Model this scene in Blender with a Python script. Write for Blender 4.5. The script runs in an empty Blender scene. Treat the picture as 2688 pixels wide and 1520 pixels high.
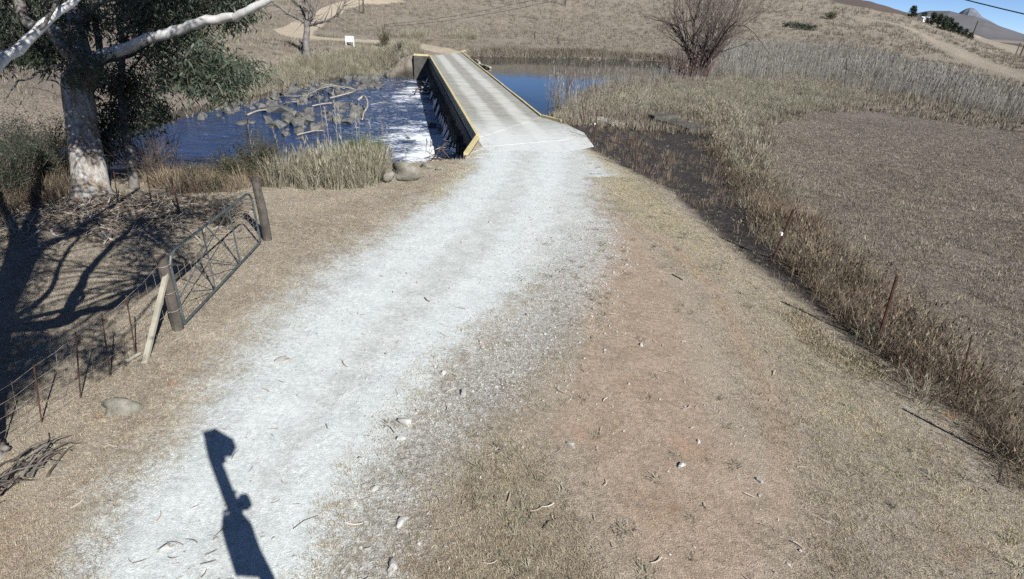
import bpy, math, random
import numpy as np
from mathutils import Matrix, Vector

random.seed(7)
RNG = np.random.default_rng(7)
scene = bpy.context.scene
COL = scene.collection

# ------------------------------------------------------------------ camera
F, CX, CY, H = 1500.0, 1344.0, 760.0, 5.2      # focal length and centre in photo pixels, lens height in metres
PITCH, ROLL = math.atan(740 / 1500.0), math.radians(3.5)
FWD = np.array([0, math.cos(PITCH), -math.sin(PITCH)])
R0 = np.array([1.0, 0, 0]); U0 = np.cross(R0, FWD)
RIGHT = math.cos(ROLL) * R0 + math.sin(ROLL) * U0
UP = -math.sin(ROLL) * R0 + math.cos(ROLL) * U0
CAM = np.array([0, 0, H])
cd = bpy.data.cameras.new('camera'); cam = bpy.data.objects.new('camera', cd); COL.objects.link(cam)
cd.sensor_width = 36; cd.lens = 36 * F / 2688; cd.clip_start = 0.05; cd.clip_end = 9000
cam.matrix_world = Matrix([[RIGHT[0], UP[0], -FWD[0], 0], [RIGHT[1], UP[1], -FWD[1], 0], [RIGHT[2], UP[2], -FWD[2], H], [0, 0, 0, 1]])
scene.camera = cam

# ------------------------------------------------------------------ sky, sun, exposure
SUN_EL = math.radians(36.5)
SH = np.array([-0.588, 0.809])                  # the way shadows fall on the ground
SUNV = np.array([-SH[0] * math.cos(SUN_EL), -SH[1] * math.cos(SUN_EL), math.sin(SUN_EL)])
world = bpy.data.worlds.new('World'); scene.world = world; world.use_nodes = True
wn = world.node_tree; bg = wn.nodes['Background']
sky = wn.nodes.new('ShaderNodeTexSky'); sky.sky_type = 'NISHITA'; sky.sun_disc = False
sky.sun_elevation = SUN_EL; sky.sun_rotation = math.atan2(SUNV[0], SUNV[1])
sky.altitude = 2500; sky.air_density = 0.45; sky.dust_density = 0.0; sky.ozone_density = 3.5
wn.links.new(sky.outputs[0], bg.inputs[0]); bg.inputs[1].default_value = 0.075
sl = bpy.data.lights.new('sun', 'SUN'); so = bpy.data.objects.new('sun', sl); COL.objects.link(so)
sl.energy = 5.0; sl.angle = math.radians(0.35); sl.color = (1.0, 0.965, 0.91)
so.rotation_euler = Vector(-SUNV).to_track_quat('-Z', 'Y').to_euler(); so.location = (20, -30, 40)
vs = scene.view_settings; vs.view_transform = 'Standard'; vs.look = 'None'; vs.gamma = 1; vs.exposure = 0.78; vs.use_curve_mapping = False
scene.cycles.use_denoising = False; scene.cycles.max_bounces = 4; scene.cycles.diffuse_bounces = 2; scene.cycles.glossy_bounces = 2; scene.render.filter_size = 1.1

# ------------------------------------------------------------------ maths helpers
def ray(u, v): return FWD + RIGHT * (u - CX) / F + UP * (CY - v) / F
def P(u, v, z=0.0):
    d = ray(u, v); return CAM + d * ((z - H) / d[2])
def D(u, v, depth): return CAM + ray(u, v) * depth
def PX(pts, z=0.0, k=1.0): return np.array([P(u * k, v * k, z)[:2] for u, v in pts])
def sst(a, b, x):
    t = np.clip((x - a) / (b - a), 0, 1); return t * t * (3 - 2 * t)
def vnoise(x, y, seed=0):
    xi = np.floor(x).astype(np.int64); yi = np.floor(y).astype(np.int64); fx = x - xi; fy = y - yi
    fx = fx * fx * (3 - 2 * fx); fy = fy * fy * (3 - 2 * fy)
    def h(a, b):
        n = (a * 374761393 + b * 668265263 + seed * 1442695041) & 0xFFFFFFFF
        n = ((n ^ (n >> 13)) * 1274126177) & 0xFFFFFFFF
        return ((n ^ (n >> 16)) & 0xFFFF) / 65535.0
    return (h(xi, yi) * (1 - fx) + h(xi + 1, yi) * fx) * (1 - fy) + (h(xi, yi + 1) * (1 - fx) + h(xi + 1, yi + 1) * fx) * fy
def fbm(x, y, o=4, seed=0):
    s = 0; a = 0.5
    for i in range(o):
        s = s + a * vnoise(x * 2 ** i + 17.3 * i, y * 2 ** i - 9.1 * i, seed + i); a *= 0.5
    return s - 0.5 + 0.5 ** (o + 1)
def sdf(poly, x, y):
    x = np.asarray(x, float); y = np.asarray(y, float)
    d = np.full(x.shape, 1e18); ins = np.zeros(x.shape, bool); n = len(poly)
    for i in range(n):
        ax, ay = poly[i]; bx, by = poly[(i + 1) % n]; ex, ey = bx - ax, by - ay; wx, wy = x - ax, y - ay
        t = np.clip((wx * ex + wy * ey) / (ex * ex + ey * ey + 1e-12), 0, 1)
        d = np.minimum(d, (wx - ex * t) ** 2 + (wy - ey * t) ** 2)
        if abs(ey) > 1e-12:
            c = ((ay > y) != (by > y)) & (x < ex * (y - ay) / ey + ax); ins ^= c
    d = np.sqrt(d); return np.where(ins, -d, d)
def linedist(line, x, y, w=None):
    d = np.full(np.shape(x), 1e18)
    for i in range(len(line) - 1):
        ax, ay = line[i]; bx, by = line[i + 1]; ex, ey = bx - ax, by - ay
        t = np.clip(((x - ax) * ex + (y - ay) * ey) / (ex * ex + ey * ey + 1e-12), 0, 1)
        q = np.hypot(x - ax - ex * t, y - ay - ey * t)
        if w is not None: q = q / (w[i] + (w[i + 1] - w[i]) * t)
        d = np.minimum(d, q)
    return d

# ------------------------------------------------------------------ the lie of the land
K = 2688 / 2575.0
ZW, ZP = -2.4, -0.45                              # water below the bridge, pool above it
NL = np.array([-1.904, 25.121]); BD = np.array([-0.2043, 0.9789]); BN = np.array([0.9789, 0.2043])
BL_, BR0, BR1, BW = 41.3, 5.7, 48.7, 4.19          # bridge: left edge length, right edge start and end, width
def bl(x, y): return (x - NL[0]) * BN[0] + (y - NL[1]) * BN[1], (x - NL[0]) * BD[0] + (y - NL[1]) * BD[1]
def bw(a, b): return NL + BN * a + BD * b
WING = np.array([bl(*P(1223, 409)[:2])]).ravel()   # near end of the downstream wing wall, bridge coordinates
WD = np.array([bw(-0.1, 1.0), bw(-0.1, 40.8), bw(-1.6, 40.6)]
    + [P(u, v, ZW)[:2] for u, v in [(1050, 186), (985, 198), (940, 208), (860, 222), (790, 240), (700, 265), (620, 285), (540, 300), (470, 325), (400, 345), (300, 372), (180, 395), (40, 410)]]
    + [(-48, 24), (-80, 28), (-80, 18), (-48, 15.5), (-30, 17.4), (-22, 19.0), (-15.5, 21.0), (-11, 21.8), (-7.5, 23.2), (-4.0, 25.0)])
POOL = np.array([bw(BW + .1, 6.6), bw(BW + .1, 48.0)] + [P(u, v, ZP)[:2] for u, v in [(1300, 150), (1440, 152), (1640, 157), (1780, 168), (1790, 186), (1670, 208), (1580, 222), (1505, 250), (1478, 285), (1445, 306)]])
BAR_A = PX([(1017, 218), (965, 206), (876, 206), (808, 222), (740, 242), (672, 262), (577, 282), (520, 310), (536, 324), (645, 302), (740, 291), (794, 278), (930, 253), (998, 231)], ZW)
BAR_B = PX([(903, 272), (965, 280), (965, 302), (916, 327), (808, 351), (767, 351), (699, 340), (704, 316), (780, 302), (862, 286)], ZW)
BAR_C = PX([(952, 196), (957, 183), (1010, 178), (1085, 166), (1092, 180), (1040, 188), (1000, 197)], ZW)
DITCH = PX([(1560, 372), (1700, 450), (1850, 560), (2000, 690), (2160, 820), (2330, 960), (2500, 1090), (2688, 1250)])
AZ = [-180, -95, -60, -40, -30, -22, -12, 0, 10, 19.7, 27.8, 30.9, 32.8, 34.5, 36.3, 37.9, 42, 60, 95, 180]
EL = [0.3, 3, 9, 8.5, 7.0, 5.6, 4.7, 4.4, 4.3, 4.0, 2.85, 2.09, 1.46, 1.04, 0.44, -0.02, -0.05, .2, .3, .3]
RZ = [60, 60, 36, 36, 40, 60, 74, 80, 88, 80, 66, 62, 60, 60, 60, 60, 60, 60, 60, 60]
def hz(x, y):
    x = np.asarray(x, float); y = np.asarray(y, float)
    r = np.hypot(x, y); az = np.degrees(np.arctan2(x, y))
    e = np.interp(az, AZ, EL); r0 = np.interp(az, AZ, RZ)
    t = np.clip((r - r0) / (270 - r0), 0, 1); g = t * t * (3 - 2 * t)
    g = np.where(r > 270, np.clip(1 - ((r - 270) / 330) ** 2 * 0.8, 0.0, 1), g)
    far = sst(18, 80, r)
    z = r * np.tan(np.radians(e)) * g + fbm(x * .11, y * .11, 4, 3) * (0.12 + 0.9 * far) * sst(3, 30, r) + fbm(x * .9, y * .9, 3, 5) * .07
    z = z - 0.28 * np.exp(-(linedist(DITCH, x, y) / 0.7) ** 2)
    z = np.where(r > 600, np.minimum(z, 2), z)
    a, b = bl(x, y)
    road = np.exp(-((np.clip(np.abs(a - BW / 2) - 3.0, 0, 99)) / 2.5) ** 2) * sst(70, 45, r)
    z = z * (1 - road * .9)
    dw = sdf(WD, x, y)
    bank = np.where(y < 29 - 0.1 * x, 4.4, 6.5)
    down = np.where(dw < 0, ZW - 0.12 - 0.5 * sst(0, 2.5, -dw), ZW - 0.12 + (z - ZW + .12) * sst(0, 1, dw / bank) ** 0.85)
    da = np.minimum(np.minimum(sdf(BAR_A, x, y), sdf(BAR_B, x, y)), sdf(BAR_C, x, y))
    down = np.where(dw < 0.6, np.maximum(down, ZW - .17 - .4 * sst(-.5, .9, da) + .16 * fbm(x * 1.3, y * 1.3, 3, 9)), down)
    wl = np.where(b < 0, WING[0] * np.clip(b / WING[1], 0, 1), 0)
    keep_near = (b < np.maximum(0.15, a * BR0 / BW + .1)) & (a > wl - 0.06) & (b > WING[1] - 0.2)
    keep_far = (b > 41.6 + np.clip(a, 0, 9) * 7.4 / BW) & (a > -2.4)
    keep = keep_near | keep_far | (a > BW - .1)
    sk = np.where(b > 41.9, sst(-5.5, -2.3, a), 0); z = np.where(keep, z, down * (1 - sk) + z * sk)
    dp = sdf(POOL, x, y)
    z = np.where((a > BW - .2) | keep_far, np.where(dp < 2.0, (ZP - .5) + (z - ZP + .5) * sst(-1.2, 1.7, dp), z), z)
    deck = (a > -.02) & (a < BW + .1) & (b > a * BR0 / BW + .3) & (b < 41.2 + a * 7.4 / BW)
    return np.where(deck, -3.2, z)
_T = np.concatenate([np.geomspace(3, 60, 1400), np.geomspace(60.03, 600, 1600)])
def G(u, v):
    d = ray(u, v); q = CAM[None] + d[None] * _T[:, None]
    below = q[:, 2] < hz(q[:, 0], q[:, 1]); i = int(np.argmax(below))
    if not below.any(): i = len(_T) - 1
    p = q[i].copy(); p[2] = float(hz(p[0], p[1])); return p
def GR(u, v):
    for k in range(60):
        p = G(u, v + k)
        if np.hypot(p[0], p[1]) < 258: return p
    return p
def GX(pts, k=1.0): return np.array([G(u * k, v * k)[:2] for u, v in pts])
def Z(x, y): return float(hz(np.array([x]), np.array([y]))[0])

# ------------------------------------------------------------------ object helpers
def link(o, parent=None):
    COL.objects.link(o)
    if parent is not None: o.parent = parent
    return o
def tag(o, label=None, cat=None, group=None, kind=None):
    if label: o['label'] = label
    if cat: o['category'] = cat
    if group: o['group'] = group
    if kind: o['kind'] = kind
    return o
def empty(name, loc=(0, 0, 0), rz=0.0):
    o = bpy.data.objects.new(name, None); o.location = tuple(loc); o.rotation_euler = (0, 0, rz); o.empty_display_size = .2
    return link(o)
def make_mesh(name, v, f, mat=None, smooth=False, attrs=None):
    me = bpy.data.meshes.new(name); v = np.asarray(v, np.float32)
    if isinstance(f, np.ndarray):
        n, k = f.shape
        me.vertices.add(len(v)); me.vertices.foreach_set('co', v.ravel())
        me.loops.add(n * k); me.loops.foreach_set('vertex_index', f.astype(np.int32).ravel())
        me.polygons.add(n); me.polygons.foreach_set('loop_start', np.arange(0, n * k, k, dtype=np.int32))
        me.update(calc_edges=True); me.validate()
    else:
        me.from_pydata([tuple(map(float, q)) for q in v], [], f); me.update()
    if smooth: me.polygons.foreach_set('use_smooth', np.ones(len(me.polygons), bool))
    for an, av in (attrs or {}).items():
        a = me.attributes.new(an, 'FLOAT', 'POINT'); a.data.foreach_set('value', np.asarray(av, np.float32))
    if mat: me.materials.append(mat)
    return me
def obj(name, me, parent=None, loc=None):
    o = bpy.data.objects.new(name, me)
    if loc is not None: o.location = tuple(map(float, loc))
    return link(o, parent)
class MB:
    """collects simple solids into one mesh"""
    def __init__(s): s.v = []; s.f = []
    def add(s, v, f):
        n = len(s.v); s.v += [tuple(map(float, q)) for q in v]; s.f += [tuple(i + n for i in q) for q in f]; return s
    def tube(s, pts, rad, n=6, cap=True):
        pts = [np.asarray(p, float) for p in pts]
        if np.isscalar(rad): rad = [rad] * len(pts)
        rings = []; ref = None
        for i, p in enumerate(pts):
            t = pts[min(i + 1, len(pts) - 1)] - pts[max(i - 1, 0)]; t = t / (np.linalg.norm(t) + 1e-9)
            if ref is None: ref = np.cross(t, [0.3, 0.2, 1.0] if abs(t[2]) < .9 else [1, 0.1, 0])
            ref = ref - t * (ref @ t); ref = ref / (np.linalg.norm(ref) + 1e-9); b = np.cross(t, ref)
            rings.append([p + rad[i] * (math.cos(2 * math.pi * k / n) * ref + math.sin(2 * math.pi * k / n) * b) for k in range(n)])
        v = [q for r in rings for q in r]; f = []
        for i in range(len(pts) - 1):
            for k in range(n):
                f.append((i * n + k, i * n + (k + 1) % n, (i + 1) * n + (k + 1) % n, (i + 1) * n + k))
        if cap: f += [tuple(range(n - 1, -1, -1)), tuple(range((len(pts) - 1) * n, len(pts) * n))]
        return s.add(v, f)
    def box(s, c, size, ax=None):
        c = np.asarray(c, float); h = np.asarray(size, float) / 2
        ax = np.eye(3) if ax is None else np.asarray(ax, float)
        v = [c + ax[0] * h[0] * i + ax[1] * h[1] * j + ax[2] * h[2] * k for k in (-1, 1) for j in (-1, 1) for i in (-1, 1)]
        return s.add(v, [(0, 2, 3, 1), (4, 5, 7, 6), (0, 1, 5, 4), (2, 6, 7, 3), (0, 4, 6, 2), (1, 3, 7, 5)])
    def prism(s, poly, z0, z1):
        n = len(poly); ar = sum(poly[i][0] * poly[(i + 1) % n][1] - poly[(i + 1) % n][0] * poly[i][1] for i in range(n))
        if ar < 0: poly = list(poly)[::-1]
        v = [(p[0], p[1], z0) for p in poly] + [(p[0], p[1], z1) for p in poly]
        return s.add(v, [tuple(range(n - 1, -1, -1)), tuple(range(n, 2 * n))] + [(i, (i + 1) % n, n + (i + 1) % n, n + i) for i in range(n)])
    def build(s, name, mat, parent=None, smooth=False, loc=None, base=None):
        v = s.v
        if base is not None: v = [(q[0] - base[0], q[1] - base[1], q[2] - base[2]) for q in v]; loc = base if loc is None else loc
        return obj(name, make_mesh(name, v, s.f, mat, smooth), parent, loc)

# ------------------------------------------------------------------ materials
class N:
    def __init__(s, name):
        s.m = bpy.data.materials.new(name); s.m.use_nodes = True; s.t = s.m.node_tree
        s.b = s.t.nodes['Principled BSDF']; s.b.inputs['Specular IOR Level'].default_value = 0.25
    def n(s, typ, **kw):
        nd = s.t.nodes.new(typ)
        for k, v in kw.items():
            if k.startswith('i_'):
                key = k[2:]; key = int(key) if key.isdigit() else key.replace('_', ' ')
                sk = nd.inputs[key]
                if hasattr(v, 'links'): s.t.links.new(v, sk)
                else: sk.default_value = v
            else: setattr(nd, k, v)
        return nd
    def lk(s, a, b): s.t.links.new(a, b)
    def coord(s, kind='Object'): return s.n('ShaderNodeTexCoord').outputs[kind]
    def geo(s): return s.n('ShaderNodeNewGeometry').outputs['Position']
    def noise(s, vec, scale, detail=4, rough=.6, dist=0.0):
        nd = s.n('ShaderNodeTexNoise', i_Scale=scale, i_Detail=detail, i_Roughness=rough, i_Distortion=dist)
        s.lk(vec, nd.inputs['Vector']); return nd.outputs['Fac']
    def attr(s, name): return s.n('ShaderNodeAttribute', attribute_name=name).outputs['Fac']
    def math(s, op, a, b=None, c=None, clamp=False):
        nd = s.n('ShaderNodeMath', operation=op, use_clamp=clamp)
        for i, q in enumerate((a, b, c)):
            if q is None: continue
            if hasattr(q, 'links'): s.lk(q, nd.inputs[i])
            else: nd.inputs[i].default_value = q
        return nd.outputs[0]
    def rng(s, x, a, b, c=0.0, d=1.0, smooth=True):
        nd = s.n('ShaderNodeMapRange', interpolation_type='SMOOTHSTEP' if smooth else 'LINEAR')
        s.lk(x, nd.inputs[0])
        for i, q in enumerate((a, b, c, d)): nd.inputs[i + 1].default_value = q
        return nd.outputs[0]
    def mix(s, f, a, b, blend='MIX'):
        nd = s.n('ShaderNodeMix', data_type='RGBA', blend_type=blend)
        for i, q in ((0, f), (6, a), (7, b)):
            if hasattr(q, 'links'): s.lk(q, nd.inputs[i])
            elif i == 0: nd.inputs[0].default_value = q
            else: nd.inputs[i].default_value = (*q, 1)
        return nd.outputs[2]
    def bump(s, h, strength=.5, dist=.02, prev=None):
        nd = s.n('ShaderNodeBump', i_Strength=strength, i_Distance=dist); s.lk(h, nd.inputs['Height'])
        if prev is not None: s.lk(prev, nd.inputs['Normal'])
        return nd.outputs[0]
    def out(s, col=None, rough=None, normal=None):
        for q, k in ((col, 'Base Color'), (rough, 'Roughness'), (normal, 'Normal')):
            if q is None: continue
            if hasattr(q, 'links'): s.lk(q, s.b.inputs[k])
            else: s.b.inputs[k].default_value = (*q, 1) if isinstance(q, tuple) else q
        return s.m

def mat2(name, c1, c2, scale=4.0, rough=.9, bump=0.4, bscale=None, dist=.02, world=False, speck=None):
    m = N(name); co = m.geo() if world else m.coord()
    a = m.rng(m.noise(co, scale, 5, .65), .3, .7); col = m.mix(a, c1, c2)
    if speck: col = m.mix(m.rng(m.noise(co, scale * 9, 3, .7), .52, .72), col, speck)
    nb = m.noise(co, bscale or scale * 5, 5, .7)
    return m.out(col, rough, m.bump(nb, bump, dist))
def mat_veg(name, cols, rough=.85, trans=0.0, nscale=.35):
    """plants: colour differs per instance and drifts over the ground"""
    m = N(name); rnd = m.n('ShaderNodeObjectInfo').outputs['Random']; nz = m.noise(m.geo(), nscale, 3, .6); hf = m.noise(m.geo(), 9.0, 2, .6)
    x = m.math('ADD', m.math('MULTIPLY', rnd, .4), m.math('ADD', m.math('MULTIPLY', nz, .55), m.math('MULTIPLY', hf, .35)))
    r = m.n('ShaderNodeValToRGB'); m.lk(m.rng(x, .28, 1.02, 0, 1, False), r.inputs[0])
    el = r.color_ramp.elements
    for i, c in enumerate(cols):
        e = el[i] if i < 2 else el.new(0.5)
        e.color = (*c, 1)
    for i, e in enumerate(sorted(range(len(cols)), key=lambda q: q)): el[i].position = i / (len(cols) - 1); el[i].color = (*cols[i], 1)
    m.out(r.outputs[0], rough)
    if trans:
        tr = m.n('ShaderNodeBsdfTranslucent'); m.lk(r.outputs[0], tr.inputs[0]); ms = m.n('ShaderNodeMixShader', i_0=trans)
        o = m.t.nodes['Material Output']; m.lk(m.b.outputs[0], ms.inputs[1]); m.lk(tr.outputs[0], ms.inputs[2]); m.lk(ms.outputs[0], o.inputs[0])
    return m.m

def ground_material():
    m = N('ground_soil'); g = m.geo()
    n1, n2 = m.noise(g, .4, 4, .65), m.noise(g, 2.3, 4, .7)
    n3, n4 = m.noise(g, 13, 4, .75), m.noise(g, 70, 2, .8)
    nm = m.math('ADD', m.math('MULTIPLY', n2, .5), m.math('ADD', m.math('MULTIPLY', n3, .35), m.math('MULTIPLY', n4, .15)))
    dn = m.math('SUBTRACT', nm, .5); t3 = m.rng(n3, .35, .65); t2 = m.rng(nm, .4, .6)
    col = m.mix(t2, (.245, .21, .165), (.36, .32, .26))
    col = m.mix(m.rng(n1, .4, .65), col, (.37, .325, .26))
    col = m.mix(m.attr('rank'), col, m.mix(t2, (.15, .13, .104), (.255, .225, .182)))
    def layer(col, name, c, lo=.25, hi=.75, k=1.6):
        return m.mix(m.rng(m.math('ADD', m.attr(name), m.math('MULTIPLY', dn, k)), lo, hi), col, c)
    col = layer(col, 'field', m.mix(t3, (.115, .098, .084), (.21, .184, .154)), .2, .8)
    col = layer(col, 'yellow', m.mix(t3, (.29, .26, .175), (.43, .39, .27)), .2, .9)
    col = layer(col, 'dirt', m.mix(t2, (.27, .205, .15), (.365, .292, .225)), .2, .95)
    col = layer(col, 'red', m.mix(t2, (.25, .15, .095), (.33, .215, .145)), .3, .9)
    col = layer(col, 'stony', m.mix(t3, (.30, .30, .28), (.47, .46, .43)), .2, .9)
    col = layer(col, 'gravel', m.mix(t2, (.365, .39, .38), (.465, .49, .48)), .15, .85)
    col = layer(col, 'wheel', m.mix(t2, (.44, .475, .47), (.52, .555, .55)), .2, .95, 1.3)
    col = layer(col, 'track', m.mix(t3, (.31, .265, .195), (.42, .365, .285)), .3, .7, .8)
    col = layer(col, 'green', m.mix(t3, (.07, .10, .045), (.20, .19, .11)), .4, .9)
    col = layer(col, 'scorched', m.mix(t2, (.05, .04, .036), (.115, .088, .072)), .3, .7, 1.0)
    col = layer(col, 'burnt', m.mix(m.rng(n3, .35, .75), (.016, .016, .019), (.085, .072, .062)), .25, .75)
    col = layer(col, 'wet', m.mix(t3, (.02, .02, .019), (.085, .076, .06)), .3, .7, .4)
    speck = m.math('MULTIPLY', m.rng(n3, .3, .7, .66, 1.32, False), m.rng(n4, .3, .7, .5, 1.48, False))
    gv = m.math('MULTIPLY', m.math('MAXIMUM', m.math('MAXIMUM', m.attr('gravel'), m.attr('wheel')), m.math('MULTIPLY', m.attr('dirt'), .6)), .62, clamp=True)
    speck = m.math('ADD', m.math('MULTIPLY', speck, m.math('SUBTRACT', 1.0, gv)), gv)
    col = m.mix(1.0, col, m.n('ShaderNodeCombineColor', i_0=speck, i_1=speck, i_2=speck).outputs[0], 'MULTIPLY')
    gb = m.noise(g, 45, 3, .8)
    b = m.bump(gb, .9, .05); m.lk(m.math('SUBTRACT', .95, gv), b.node.inputs['Strength'])
    return m.out(col, .95, b)
M = {}
M['ground'] = ground_material()
M['concrete'] = mat2('weathered_concrete', (.36, .37, .345), (.50, .505, .475), 1.5, .85, .3, 30, .01, speck=(.27, .27, .25))
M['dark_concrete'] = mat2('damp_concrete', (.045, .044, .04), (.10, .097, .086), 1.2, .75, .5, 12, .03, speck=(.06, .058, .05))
M['yellow_paint'] = mat2('faded_yellow_paint', (.44, .37, .17), (.52, .46, .27), 3.0, .8, .4, 30, .008, speck=(.27, .255, .20))
M['rock'] = mat2('river_rock', (.055, .056, .054), (.145, .142, .134), 3.2, .7, .8, 9, .06, world=True, speck=(.16, .155, .14))
M['boulder'] = mat2('lichen_boulder', (.13, .125, .10), (.24, .23, .195), 3.0, .9, .7, 14, .03, speck=(.31, .30, .25))
M['bark_pale'] = mat2('pale_gum_bark', (.10, .09, .08), (.24, .225, .205), 2.2, .7, .5, 5, .03, speck=(.20, .155, .115))
M['bark_white'] = mat2('white_gum_bark', (.36, .36, .35), (.58, .59, .59), 2.5, .65, .3, 6, .02, speck=(.42, .38, .33))
M['bark_grey'] = mat2('grey_bark', (.085, .078, .07), (.17, .16, .148), 3.0, .9, .6, 10, .03)
M['bark_dark'] = mat2('dark_twig_bark', (.05, .04, .035), (.11, .09, .075), 3.0, .9, .5, 10, .02)
M['willow'] = mat2('willow_twigs', (.085, .067, .06), (.16, .135, .122), 1.5, .9, .3, 6, .02)
M['willow_red'] = mat2('red_willow_shoots', (.10, .058, .052), (.19, .125, .11), 1.5, .9, .3, 6, .02)
M['driftwood'] = mat2('bleached_driftwood', (.20, .185, .155), (.34, .32, .28), 3.0, .85, .5, 12, .02)
M['post_wood'] = mat2('weathered_post_wood', (.045, .04, .035), (.10, .088, .075), 4.0, .9, .7, 16, .02)
M['pale_wood'] = mat2('pale_split_wood', (.21, .20, .16), (.31, .295, .24), 4.0, .85, .5, 16, .01)
M['gate_steel'] = mat2('painted_gate_steel', (.035, .05, .055), (.075, .09, .095), 8.0, .45, .15, 30, .004)
M['rust'] = mat2('rusty_steel', (.045, .025, .02), (.09, .05, .036), 12.0, .8, .3, 40, .004)
M['wire'] = mat2('fence_wire', (.16, .14, .12), (.28, .24, .2), 12.0, .6, .1, 40, .002)
M['cable'] = mat2('black_cable', (.015, .015, .017), (.03, .03, .032), 8.0, .6, .1, 40, .002)
M['sign'] = mat2('white_sign_board', (.70, .74, .78), (.78, .80, .82), 3.0, .5, .05, 20, .002)
M['white_wall'] = mat2('whitewashed_wall', (.66, .65, .62), (.76, .75, .72), 2.0, .8, .1, 20, .01)
M['roof'] = mat2('metal_roof', (.42, .43, .44), (.55, .56, .57), 3.0, .5, .1, 20, .01)
M['leaf'] = mat_veg('gum_leaves', [(.018, .026, .017), (.045, .06, .04), (.085, .105, .075)], .5, .15, 1.2)
M['leaf_olive'] = mat_veg('bush_leaves', [(.03, .035, .018), (.075, .08, .04), (.15, .145, .08)], .7, .15, 1.5)
M['pine'] = mat_veg('dark_far_foliage', [(.012, .02, .014), (.028, .042, .026), (.05, .065, .04)], .8, 0, .6)
M['dry_short'] = mat_veg('short_dry_grass', [(.11, .085, .06), (.29, .245, .175), (.50, .45, .34)], .9, 0, .8)
M['stubble'] = mat_veg('field_stubble', [(.06, .052, .045), (.175, .154, .13), (.38, .345, .29)], .9, 0, .3)
M['dry_yellow'] = mat_veg('yellow_dry_grass', [(.20, .175, .095), (.38, .335, .19), (.54, .49, .31)], .9, 0, .8)
M['dry_pale'] = mat_veg('pale_dry_grass', [(.11, .102, .072), (.235, .222, .165), (.40, .38, .305)], .9, .1, .6)
M['dry_far'] = mat_veg('hillside_grass', [(.065, .056, .044), (.17, .15, .118), (.32, .29, .23)], .9, 0, .05)
M['dry_brown'] = mat_veg('brown_fringe_grass', [(.055, .042, .031), (.155, .12, .086), (.33, .28, .205)], .9, .05, .9)
M['reed'] = mat_veg('grey_reeds', [(.095, .09, .082), (.195, .188, .172), (.33, .322, .30)], .85, 0, .15)
M['green_grass'] = mat_veg('green_tuft_grass', [(.05, .07, .025), (.12, .14, .05), (.25, .25, .12)], .85, .1, .9)
M['pebble'] = mat2('road_stones', (.23, .225, .21), (.40, .395, .375), 1.3, .9, .3, 20, .01, world=True, speck=(.5, .49, .47))
M['litter'] = mat_veg('bark_litter', [(.16, .12, .09), (.32, .265, .21), (.50, .47, .43)], .9, 0, 2.0)

def water_material(name, deep, scale, foam=False, strength=.25, dist=.05, rough=.06, stretch=(1, 1, 1)):
    m = N(name); g = m.geo()
    mp = m.n('ShaderNodeMapping'); m.lk(g, mp.inputs[0]); mp.inputs['Scale'].default_value = stretch; mp.inputs['Rotation'].default_value = (0, 0, math.radians(-12))
    v = mp.outputs[0]
    nz = m.noise(v, scale, 4, .6, .6); nb = m.noise(v, scale * .3, 3, .55, .5)
    b = m.bump(nz, strength, dist, m.bump(nb, strength, dist * 2.2))
    m.b.inputs['IOR'].default_value = 1.333; m.b.inputs['Specular IOR Level'].default_value = .5
    col = m.mix(m.rng(nb, .35, .65), deep, tuple(c * 1.7 for c in deep)); r = rough
    if foam:
        f = m.math('ADD', m.attr('foam'), m.math('MULTIPLY', m.math('SUBTRACT', m.noise(v, scale * 1.3, 6, .75, 1.0), .5), 2.9))
        f = m.rng(f, .34, .8); col = m.mix(f, col, (.66, .70, .74)); r = m.math('ADD', m.math('MULTIPLY', f, .6), rough)
    return m.out(col, r, b)
M['river'] = water_material('river_water', (.008, .023, .066), 3.0, True, .5, .12, .10, (.55, 1.5, 1))
M['pool'] = water_material('pool_water', (.005, .009, .010), 1.6, False, .10, .02, .03)
M['spray'] = mat2('falling_water', (.28, .34, .42), (.62, .68, .74), 3.0, .3, .5, 12, .03)

# ------------------------------------------------------------------ terrain
def fan(radii, angs):
    r, a = np.meshgrid(radii, angs, indexing='ij'); x = r * np.sin(a); y = r * np.cos(a)
    nr, na = r.shape; i = np.arange(nr - 1)[:, None] * na + np.arange(na)[None, :]
    j = np.arange(nr - 1)[:, None] * na + ((np.arange(na) + 1) % na)[None, :]
    f = np.stack([i, j, j + na, i + na], -1).reshape(-1, 4)[:, ::-1]
    return x.ravel(), y.ravel(), f
ANG = np.radians(np.concatenate([np.arange(-52, 50, .17), np.arange(50, 308, 4)]))
RAD = np.concatenate([[0.02], np.geomspace(.5, 20, 190), np.geomspace(20.2, 95, 250), np.geomspace(96.5, 620, 110), np.geomspace(650, 8000, 25)])
tx, ty, tf = fan(RAD, ANG); tz = hz(tx, ty); tr_ = np.hypot(tx, ty)
_near = tr_ < 60
def pm(poly, soft, x=None, y=None):
    x = tx if x is None else x; y = ty if y is None else y
    return 1 - sst(-soft, soft, sdf(poly, x, y))
FP = lambda pts: PX(pts, 0.0, K)
GRAVEL = FP([(150, 1456), (290, 1250), (470, 1060), (560, 950), (700, 800), (850, 670), (1000, 570), (1100, 500), (1180, 430), (1215, 378), (1440, 375), (1470, 440), (1500, 520), (1530, 555), (1440, 600), (1400, 650), (1330, 760), (1180, 860), (1110, 920), (1050, 1000), (960, 1090), (900, 1190), (860, 1310), (830, 1456), (820, 1700), (60, 1700)])
STONY = FP([(1380, 500), (1560, 560), (1560, 640), (1500, 760), (1440, 860), (1350, 960), (1220, 1090), (1110, 1230), (1050, 1330), (1010, 1456), (980, 1700), (780, 1700), (820, 1456), (880, 1200), (1040, 1000), (1200, 840), (1340, 720)])
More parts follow.
